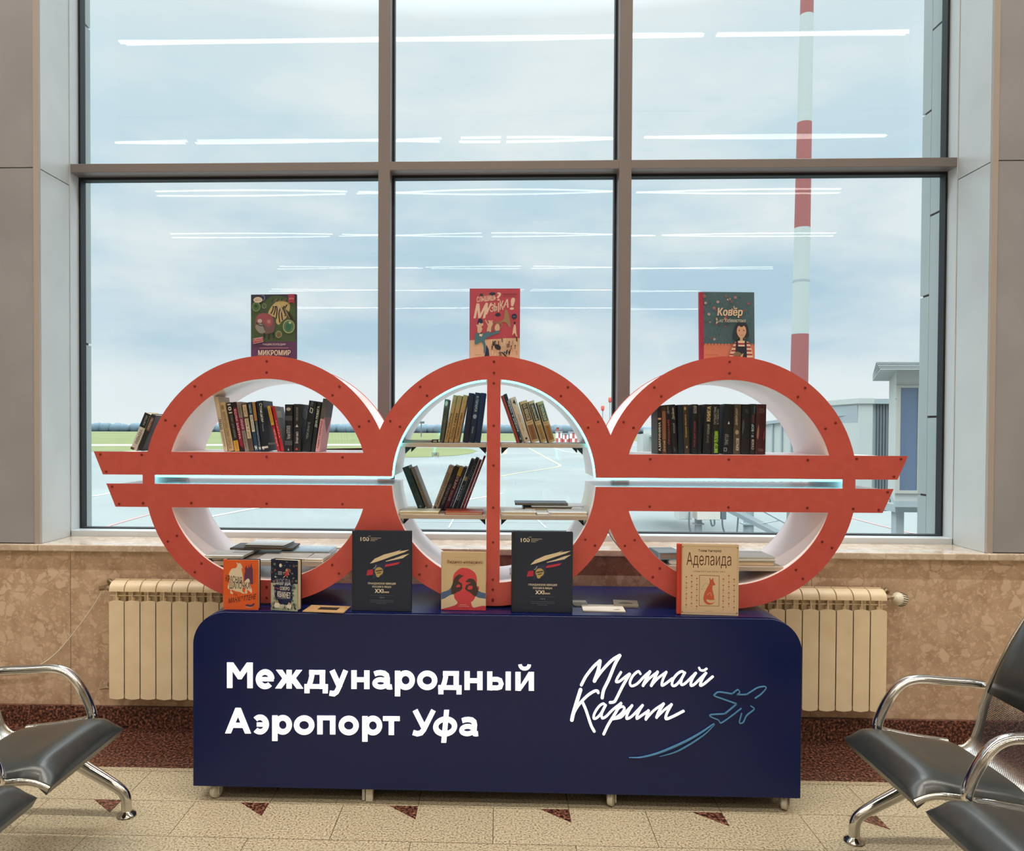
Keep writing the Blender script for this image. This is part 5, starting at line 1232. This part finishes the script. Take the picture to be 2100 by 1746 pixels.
def album(tweak):
    cream = 'd8c4a4'
    return [('rect', 0, 0, .05, 1, '1e2430'),
     ('text', '100', .14, .875, .285, .925, 'e4d8c4', .03, 0), ('curve', [(.17, .885), (.22, .90), (.27, .92)], .008, '222a38'), ('text', 'лет', .27, .933, .32, .942, 'd8ccb8'), ('line', [(.31, .915), (.49, .915)], .008, 'b8ac9c'), ('line', [(.31, .897), (.43, .897)], .008, 'b8ac9c'), ('line', [(.31, .88), (.39, .88)], .008, 'b8ac9c'),
     ('poly', [(.30, .595), (.38, .655), (.54, .71), (.72, .745), (.84, .775), (.78, .75), (.97, .775), (.88, .74), (.70, .695), (.52, .645), (.36, .605)], cream), ('poly', [(.57, .63), (.72, .665), (.86, .705), (.97, .725), (.90, .69), (.86, .668), (.72, .645), (.57, .622)], cream),
     ('poly', [(.57, .62), (.86, .665), (.80, .625), (.56, .585)], '232a50'), ('poly', [(.565, .585), (.82, .622), (.78, .592), (.70, .575), (.555, .555)], 'b83244'), ('poly', [(.24, .445), (.265, .515), (.35, .525), (.355, .455)], 'b02c44'),
     ('poly', [(.34, .40), (.37, .57), (.56, .62), (.55, .50), (.52, .45)], '2a3350'), ('ell', .455, .500, .07, .052, 'b09a5c', .3), ('ell', .44, .455, .035, .03, 'b09a5c'), ('line', [(.40, .50), (.51, .515)], .02, '2a3040'), ('line', [(.42, .475), (.49, .485)], .014, '2a3040'), ('curve', [(.36, .535), (.39, .545), (.41, .58)], .012, '9aa0ac'),
     ('text', 'ГРАЖДАНСКАЯ АВИАЦИЯ', .27, .330, .74, .360, 'e0d2bc', .03), ('text', 'РОССИИ В ЛИЦАХ', .345, .290, .665, .318, 'e0d2bc', .03), ('text', 'XXI', .385, .230, .53, .278, 'ecdfc8', .07), ('text', 'век', .545, .230, .63, .250, 'e0d2bc', .04),
     ('line', [(.30, .200), (.71, .200)], .003, '5a6472'), ('text', 'ТОМ III', .465, .165, .545, .180, '9098a4', .01), ('line', [(.31, .137), (.70, .137)], .006, '5c6676'), ('line', [(.31, .117), (.70, .117)], .006, '5c6676'), ('line', [(.42, .097), (.58, .097)], .006, '5c6676')]
facing(722, 843, 1090, 1254, 'tall dark blue album with tricolour streak, left of the pale red-headed book', .030, '20283a', album(0), turn=-.015)
facing(1050, 1174, 1092, 1257, 'tall dark blue album with tricolour streak, right of the orange post', .030, '20283a', album(1), turn=-.015)
dk, rd, bl_ = '423430', 'c8424a', '4a6488'
head = [('rect', 0, 0, 1, .30, 'd8c4a2'),
 ('blob', [(.0, .0), (.04, .02), (.22, .06), (.34, .10), (.36, .14), (.30, .20), (.28, .27), (.26, .36), (.26, .55), (.30, .64), (.42, .72), (.52, .73), (.64, .71), (.76, .64), (.80, .54), (.80, .42), (.84, .42), (.85, .37), (.81, .33), (.77, .24), (.72, .17), (.67, .14), (.70, .07), (.75, .05), (.90, .08), (1.0, .075), (1.0, .0), (.6, -.0)], rd),
 ('poly', [(0, .30), (.10, .325), (.17, .35), (.22, .39), (.28, .28), (.18, .25), (.08, .20), (0, .18)], bl_), ('poly', [(1, .30), (.90, .315), (.83, .345), (.74, .255), (.84, .22), (1, .205)], bl_),
 ('blob', [(.22, .38), (.25, .45), (.30, .56), (.38, .61), (.44, .62), (.44, .60), (.50, .61), (.48, .585), (.39, .52), (.42, .48), (.46, .46), (.47, .38), (.43, .34), (.36, .31), (.24, .27)], dk), ('blob', [(.34, .42), (.39, .445), (.43, .42), (.40, .40), (.35, .395)], rd),
 ('blob', [(.54, .49), (.58, .52), (.62, .545), (.72, .54), (.78, .48), (.80, .42), (.83, .35), (.80, .27), (.74, .25), (.66, .30), (.54, .36), (.56, .43), (.64, .465), (.66, .48), (.60, .485)], dk), ('blob', [(.59, .37), (.62, .42), (.70, .42), (.69, .37), (.64, .36)], rd),
 ('text', 'Видимо-невидимо', .13, .795, .93, .865, '7a5638', .02), ('text', 'Как дружить с незрячим', .31, .765, .74, .787, 'a07c5c'), ('text', 'Валерия Мартьянова, Татьяна', .28, .905, .79, .922, 'a89074'), ('line', [(.42, .095), (.57, .095)], .008, 'e8b8a8'), ('text', 'Иллюстрации', .39, .06, .62, .076, 'f0c8b8', .01)]
facing(905, 996, 1133, 1252, 'beige book with a red bald head and dark hands on its cover', .022, 'c8b08c', head, turn=-.03)
gold, rust = '7a5236', 'b85a44'
adel = [('loop', [(.025, .03), (.975, .03), (.975, .97), (.025, .97)], .004, '9a8064'), ('text', 'Томи Унгерер', .30, .885, .70, .93, '4a3424', .02), ('text', 'Аделаида', .10, .665, .87, .885, '5c3a26', -.004), ('text', 'КРЫЛАТАЯ КЕНГУРУ', .23, .605, .77, .625, '7a5a44'),
 ('loop', [(.325, .13), (.665, .13), (.665, .56), (.325, .56)], .008, '8a6444'),
 ('blob', [(.40, .21), (.41, .30), (.46, .39), (.50, .46), (.50, .53), (.53, .50), (.56, .53), (.57, .48), (.60, .43), (.56, .42), (.55, .38), (.56, .33), (.58, .27), (.58, .23), (.60, .22), (.52, .215), (.45, .22), (.47, .185), (.54, .17), (.60, .195), (.54, .155), (.46, .155)], 'c05a3c'), ('curve', [(.50, .42), (.44, .45), (.39, .41), (.36, .36), (.42, .38)], .006, '9a8a74'), ('curve', [(.46, .28), (.51, .32), (.54, .27)], .008, 'dc9a78')]
for uu, off in ((.10, .0), (.19, .02), (.28, -.02), (.735, -.02), (.83, .03), (.92, -.02)):
    for k in range(6):
        v = .535 + off - .077*k - (.01 if k % 2 else 0)
        st_ = []
        for q in range(10): a = PI/2 + 2*PI*q/10; rr = .021 if q % 2 == 0 else .009; st_.append((uu+rr*math.cos(a), v+rr*.8*math.sin(a)))
        adel.append(('poly', st_, rust)); adel.append(('line', [(uu, v-.03), (uu, v-.042)], .010, rust))
for u, v in ((.03, .04), (.97, .04), (.03, .96), (.97, .96)): adel.append(('ell', u, v, .010, .008, '4a3424'))
adel.append(('text', 'САМОКАТ', .43, .055, .55, .066, '9a8468'))
facing(1396, 1513, 1117, 1262, 'cream book with a rust kangaroo and star columns on its cover and red spine edge', .020, 'd2b898', adel + [('rect', -.005, 0, .012, 1, 'c0402c')], turn=-.06, edge=paper_white, spine=[('rect', 0, 0, 1, 1, 'c0402c')])
# red cloth spine strip of that book, showing beside its cover
o_ = [o for o in bpy.data.objects if o.get('label', '').startswith('cream book with a rust kangaroo')][0]
cv = [c for c in o_.children if c.name.startswith('cover') and 'print' not in c.name][0]
bb_ = [v.co for v in cv.data.vertices]; w_ = max(v.x for v in bb_); h_ = max(v.z for v in bb_)
tag(MB().box((-w_-.014, -.0112, 0), (-w_+.001, .0112, h_), ink('c0402c')).build('spine', o_, bevel=.003), 'red cloth spine')
# leaflets right of the second album
lf = 'leaflets on the plinth'
def ident(x, y): return (x, y)
lay(ident, 1176, 1206, 1244, Zp(1190, 1244, ZB).y, ZB, .085, .006, 'small leaflet with a grey landscape lying just right of the second album', 'b8b4ac', lf, front=[('rect', .05, .1, .95, .9, '8a8880'), ('rect', .05, .5, .95, .9, 'd0ccc4')])
lay(ident, 1197, 1284, 1256, Zp(1240, 1256, ZB).y, ZB, .115, .004, 'blank white brochure lying in front of the two picture leaflets', 'ddd2c0', lf, front=[('rect', .01, .02, .99, .98, 'ece6dc'), ('blob', [(.72, .2), (.8, .3), (.9, .28), (.84, .18)], '8a7a68')], turn=-.04)
lay(ident, 1262, 1312, 1246, Zp(1285, 1246, ZB).y, ZB, .095, .008, 'small leaflet with a brown sketch lying right of the white brochure', 'c0b4a4', lf, front=[('rect', .04, .08, .96, .92, 'b4a894'), ('blob', [(.2, .3), (.4, .6), (.7, .5), (.8, .3), (.5, .2)], '6a5e50')], turn=-.12)

# ---------------------------------------------------------------- three picture books standing on top of the rings
apex = ZC + RL + .006
gt = 'picture books on top of the rings'
micro = [('rect', 0, 0, 1, .27, '5a3c5e'), ('rect', 0, .27, 1, 1, '46583e'), ('blob', [(.0, .75), (.5, .98), (1, .9), (1, 1.0), (.0, 1.0)], '36384a'), ('rect', .985, .30, 1, 1, '2e2c38'),
 ('blob', [(.38, .70), (.50, .85), (.66, .90), (.86, .84), (.80, .66), (.68, .58), (.62, .53), (.56, .56), (.54, .64)], 'b8a676')]
for pts in ([(.44, .70), (.50, .82)], [(.50, .68), (.54, .82)], [(.56, .62), (.58, .76), (.56, .82)], [(.64, .56), (.62, .70), (.66, .80)], [(.70, .60), (.68, .72), (.74, .82)], [(.76, .66), (.74, .76), (.80, .84)]): micro.append(('curve', pts if len(pts) > 2 else [pts[0], ((pts[0][0]+pts[1][0])/2+.015, (pts[0][1]+pts[1][1])/2), pts[1]], .028, '3c2c34'))
for k in range(12): micro.append(('line', [(.62+.02*k, .84-.01*k), (.70+.026*k, .70-.012*k)], .009, rn.choice(('2c262e', 'c0b090', '4a4040'))))
for k in range(10): micro.append(('line', [(.46+.04*k, .88), (.50+.04*k, .92+.01*(k % 3))], .01, rn.choice(('2c2830', '8a6c60'))))
micro += [('blob', [(.08, .52), (.12, .66), (.24, .71), (.42, .69), (.52, .60), (.54, .50), (.50, .42), (.38, .39), (.24, .39), (.12, .44)], '6c5458'), ('blob', [(.12, .58), (.20, .70), (.42, .69), (.50, .60), (.46, .52), (.36, .50), (.28, .56)], '94505a'), ('blob', [(.10, .50), (.20, .55), (.30, .50), (.32, .42), (.20, .40)], '8a8884'), ('ell', .20, .59, .05, .03, 'b8b0ac'), ('ell', .40, .58, .05, .036, 'a8686c'), ('ell', .40, .58, .03, .022, 'b47a7a'), ('curve', [(.12, .56), (.2, .52), (.28, .51), (.32, .44)], .016, '22201f'),
 ('line', [(.30, .40), (.31, .32)], .03, '2e2c36'), ('line', [(.40, .39), (.39, .30)], .03, '2e2c36'), ('line', [(.50, .41), (.51, .32)], .025, '2e2c36'),
 ('ell', .84, .50, .13, .105, 'a8b48c'), ('ell', .84, .50, .115, .093, '5c7458'), ('blob', [(.77, .50), (.82, .56), (.90, .54), (.88, .46), (.82, .43)], '2e6a56'), ('ell', .87, .56, .03, .02, 'b0b890'), ('ell', .62, .38, .07, .055, '93a078'), ('ell', .62, .38, .058, .045, '607050'), ('ell', .62, .37, .03, .026, '8a4a40'), ('ell', .12, .81, .095, .075, '76906a'), ('ell', .12, .81, .08, .062, '4e6a48'), ('ell', .12, .82, .04, .025, '2e5034'), ('ell', .30, .82, .05, .04, '7c9070'), ('ell', .30, .82, .04, .03, '506448'), ('ell', .27, .945, .05, .045, '7c80a0'), ('ell', .26, .945, .04, .036, '34385c'),
 ('ell', .16, .915, .10, .045, 'cdbfae'), ('text', 'КНИГА', .10, .918, .22, .936, '6a5a50'), ('line', [(.09, .905), (.23, .905)], .008, '8a7a6c'), ('poly', [(.83, 1), (.97, 1), (.97, .85), (.90, .875), (.83, .85)], '9c3c50'), ('text', 'ДЕТЯМ', .845, .915, .955, .94, 'd89aa4', .02),
 ('poly', [(.05, .315), (.27, .345), (.28, .265), (.06, .235)], 'c8b8bc'), ('poly', [(.055, .31), (.265, .338), (.273, .272), (.065, .243)], 'a03848'), ('text', 'ДИПЛОМ', .08, .288, .25, .312, 'e0b8bc', .02, 0, 0, .02), ('text', 'В ПОДАРОК', .075, .262, .26, .284, 'e0b8bc', .02, 0, 0, .02),
 ('text', 'ЭНЦИКЛОПЕДИЯ', .26, .205, .77, .24, 'c8b4b8', .05), ('rect', .20, .16, .84, .175, '9a6a80'), ('text', 'МИКРОМИР', .17, .055, .88, .138, 'd8c4b0', .06)]
facing(514, 608, 604, 732, 'encyclopaedia with green microbe picture and purple foot, standing on the left ring', .013, '3e3244', micro, zb=apex, Y=YR+.055, turn=-.05, group=gt, edge=paper_white)
skin, tq, nav = 'cfae98', '4c7282', '28344a'
music = [('rect', 0, 0, 1, .30, 'd2ac90'), ('poly', [(0, .27), (.3, .28), (.6, .29), (1, .34), (1, 1), (0, 1)], 'b4485a'),
 ('text', 'СЛЫШИШЬ', .14, .805, .52, .885, 'dcc0ae', .04, 0, 0, .03), ('text', '?', .54, .83, .62, .945, 'dcc0ae', .05),
 ('text', 'М', .08, .58, .30, .79, 'dcc0ae', .05, 0, .06, 0), ('text', 'У', .28, .63, .40, .80, 'dcc0ae', .05, 0, .04), ('text', 'З', .40, .67, .47, .78, 'dcc0ae', .01, 0, .02), ('text', 'Ы', .49, .67, .58, .80, 'dcc0ae', .05), ('text', 'К', .60, .70, .67, .83, 'dcc0ae', .03), ('text', 'А', .66, .73, .77, .85, 'dcc0ae', .04, 0, .03), ('text', '!', .80, .70, .87, .87, 'dcc0ae', .06, 0, .03),
 ('text', 'Нина Дашевская', .65, .905, .93, .935, '6a2c40'), ('text', 'Анна Суворова', .65, .88, .90, .90, '6a2c40'), ('ell', .45, .925, .065, .022, '2c3448'), ('ell', .23, .91, .035, .022, '34403c'), ('ell', .56, .63, .055, .025, '2c3448', .15), ('ell', .885, .605, .055, .04, '2c3448'), ('line', [(.86, .605), (.91, .605)], .008, '9aa4b4'),
 ('blob', [(.52, .50), (.62, .54), (.68, .58), (.70, .69), (.73, .70), (.77, .64), (.81, .50), (.81, .46), (.78, .46), (.72, .52), (.62, .52), (.54, .48)], '9a7c60'), ('loop', [(.46, .42), (.56, .41), (.60, .46), (.58, .52), (.48, .52), (.44, .47)], .02, '8a6a54'), ('curve', [(.54, .44), (.62, .45), (.64, .50), (.58, .52)], .014, '9a7c60'),
 ('blob', [(.34, .40), (.38, .52), (.36, .545), (.40, .55), (.44, .535), (.46, .50), (.43, .45), (.42, .39)], skin), ('curve', [(.37, .48), (.34, .52), (.31, .555)], .02, skin), ('curve', [(.42, .50), (.44, .54), (.46, .545)], .02, skin), ('blob', [(.50, .46), (.54, .50), (.58, .49), (.60, .43), (.57, .40), (.51, .41)], skin),
 ('blob', [(.16, .38), (.15, .46), (.13, .48), (.16, .50), (.20, .53), (.26, .51), (.27, .48), (.23, .46), (.25, .44), (.24, .40), (.20, .37)], skin), ('blob', [(.16, .48), (.16, .54), (.20, .58), (.25, .56), (.26, .52), (.22, .505), (.19, .52)], nav),
 ('blob', [(.10, .34), (.14, .37), (.22, .37), (.30, .37), (.38, .40), (.39, .36), (.34, .30), (.30, .27), (.32, .20), (.31, .10), (.28, .09), (.28, .17), (.24, .24), (.16, .25), (.11, .21), (.10, .26)], tq), ('poly', [(.32, .32), (.40, .37), (.58, .41), (.60, .375), (.44, .335), (.33, .30)], tq), ('line', [(.12, .22), (.22, .26), (.34, .34)], .045, tq), ('poly', [(.34, .20), (.38, .14), (.40, .02), (.29, .02), (.32, .12), (.33, .20)], nav), ('poly', [(.20, .365), (.26, .355), (.24, .32), (.19, .33)], 'e0d0c0'), ('poly', [(.19, .372), (.25, .372), (.22, .355)], '20242c')]
for k in range(40):
    u = rn.uniform(.44, .95); v = rn.uniform(.06, .29 + (.06 if u > .7 else 0)); c = rn.choice(('b08a74', 'dcc4ae', 'e2cab4', '3a302e', '5a4840', 'c89a80'))
    music.append(('ell', u, v, .012, .010, c)); music.append(('line', [(u, v), (u+rn.uniform(-.01, .01), v-.05)], rn.uniform(.010, .024), c))
music += [('ell', .56, .17, .07, .035, '2c2a30', -.6), ('line', [(.64, .10), (.74, .03)], .025, '30261f'), ('rect', .68, .08, .72, .11, '4c7282'), ('blob', [(.85, .34), (.87, .45), (.90, .50), (.92, .45), (.93, .36), (.95, .32), (.92, .33), (.89, .37)], 'd8b8a4'), ('ell', .895, .51, .018, .02, '2a2a30'), ('text', 'САМОКАТ', .11, .055, .24, .07, '7a5a4c')]
facing(963, 1066, 592, 730, 'rosy book with a trumpet player in blue on its cover, standing on the middle ring', .010, 'a8485a', music, zb=apex, Y=YR+.055, group=gt, edge=paper_white)
carpet = [('rect', 0, 0, 1, .24, 'c87860'), ('rect', 0, .235, 1, 1, '48636c')]
for k in range(90):
    u, v = rn.uniform(.03, .97), rn.uniform(.27, .97); a = rn.uniform(0, 6.3)
    carpet.append(('line', [(u, v), (u+.03*math.cos(a), v+.03*math.sin(a))], rn.uniform(.006, .012), rn.choice(('384c5a', '5a7680', '34464e', '6a5464'))))
for k in range(34):
    u, v = rn.uniform(.03, .95), rn.uniform(.28, .97); c = rn.choice(('a85858', 'c08a80', 'b86a5a', '8a4a58', 'c8b0a0')); rr = rn.uniform(.012, .028)
    carpet.append(('ell', u, v, rr, rr*.8, c, rn.uniform(0, 3))); carpet.append(('ell', u, v, rr*.5, rr*.4, '48636c' if k % 2 else 'a04850'))
for k in range(16): carpet.append(('line', [(.02+.063*k, .235), (.02+.063*k, .205)], .012, '3a3c46'))
fl = 'cc9e84'
carpet += [('blob', [(.58, .30), (.60, .46), (.68, .55), (.80, .55), (.86, .46), (.87, .34), (.80, .32), (.66, .32)], '2c343c'),
 ('poly', [(.60, .25), (.66, .27), (.80, .27), (.88, .25), (.93, .14), (.95, 0), (.48, 0), (.52, .12)], 'd8bca6')]
for k in range(5): carpet.append(('poly', [(.47+.028*k, .005+.055*k), (.95-.014*k, .005+.055*k), (.95-.014*k-.004, .028+.055*k), (.47+.028*k+.012, .028+.055*k)], '98323c'))
carpet += [('poly', [(.625, .27), (.66, .27), (.665, .19), (.79, .19), (.79, .27), (.825, .27), (.83, 0), (.60, 0)], '2a2c38'), ('rect', .665, .19, .79, .275, 'd8bca6'), ('rect', .665, .215, .79, .24, '98323c'),
 ('blob', [(.64, .40), (.66, .48), (.73, .50), (.80, .48), (.82, .40), (.78, .33), (.73, .31), (.68, .33)], fl), ('rect', .70, .27, .755, .33, fl), ('blob', [(.62, .44), (.66, .50), (.73, .475), (.80, .50), (.83, .44), (.80, .54), (.73, .56), (.65, .54)], '2c343c'), ('ell', .685, .425, .012, .010, '5a3c34'), ('ell', .775, .425, .012, .010, '5a3c34'), ('line', [(.71, .355), (.75, .355)], .008, 'a05a50'),
 ('blob', [(.56, .06), (.62, .11), (.70, .10), (.74, .06), (.66, .05)], '7a6850'), ('blob', [(.70, .04), (.76, .09), (.75, .05), (.72, .02)], fl), ('poly', [(.52, .0), (.58, .05), (.70, .045), (.70, 0)], 'b84048'), ('line', [(.58, 0), (.60, .04)], .018, 'e0c8b4'), ('line', [(.64, 0), (.645, .04)], .018, 'e0c8b4'),
 ('text', 'Ковёр', .27, .61, .74, .76, 'd8bca0', .05, 0, .02, 0), ('curve', [(.24, .58), (.27, .585), (.25, .53), (.30, .56)], .010, 'c8c4b8'), ('text', 'из Узбекистана', .31, .545, .80, .60, 'c8c4b8', 0, 0, .02), ('text', 'Яна Щепотьева', .04, .05, .27, .075, '8a4a3c')]
kv = facing(1440, 1549, 598, 728, 'teal book with a girl in striped sleeves on its cover, standing on the right ring', .014, '3c525a', carpet, zb=apex, Y=YR+.055, turn=.06, lean=.05, group=gt, edge=paper_white)
cv = [c for c in kv.children if c.name.startswith('cover') and 'print' not in c.name][0]
w_ = max(v.co.x for v in cv.data.vertices); h_ = max(v.co.z for v in cv.data.vertices)
tag(MB().box((-w_-.012, -.008, 0), (-w_+.006, .008, h_), ink('a03048')).build('spine', kv, bevel=.002), 'crimson cloth spine')
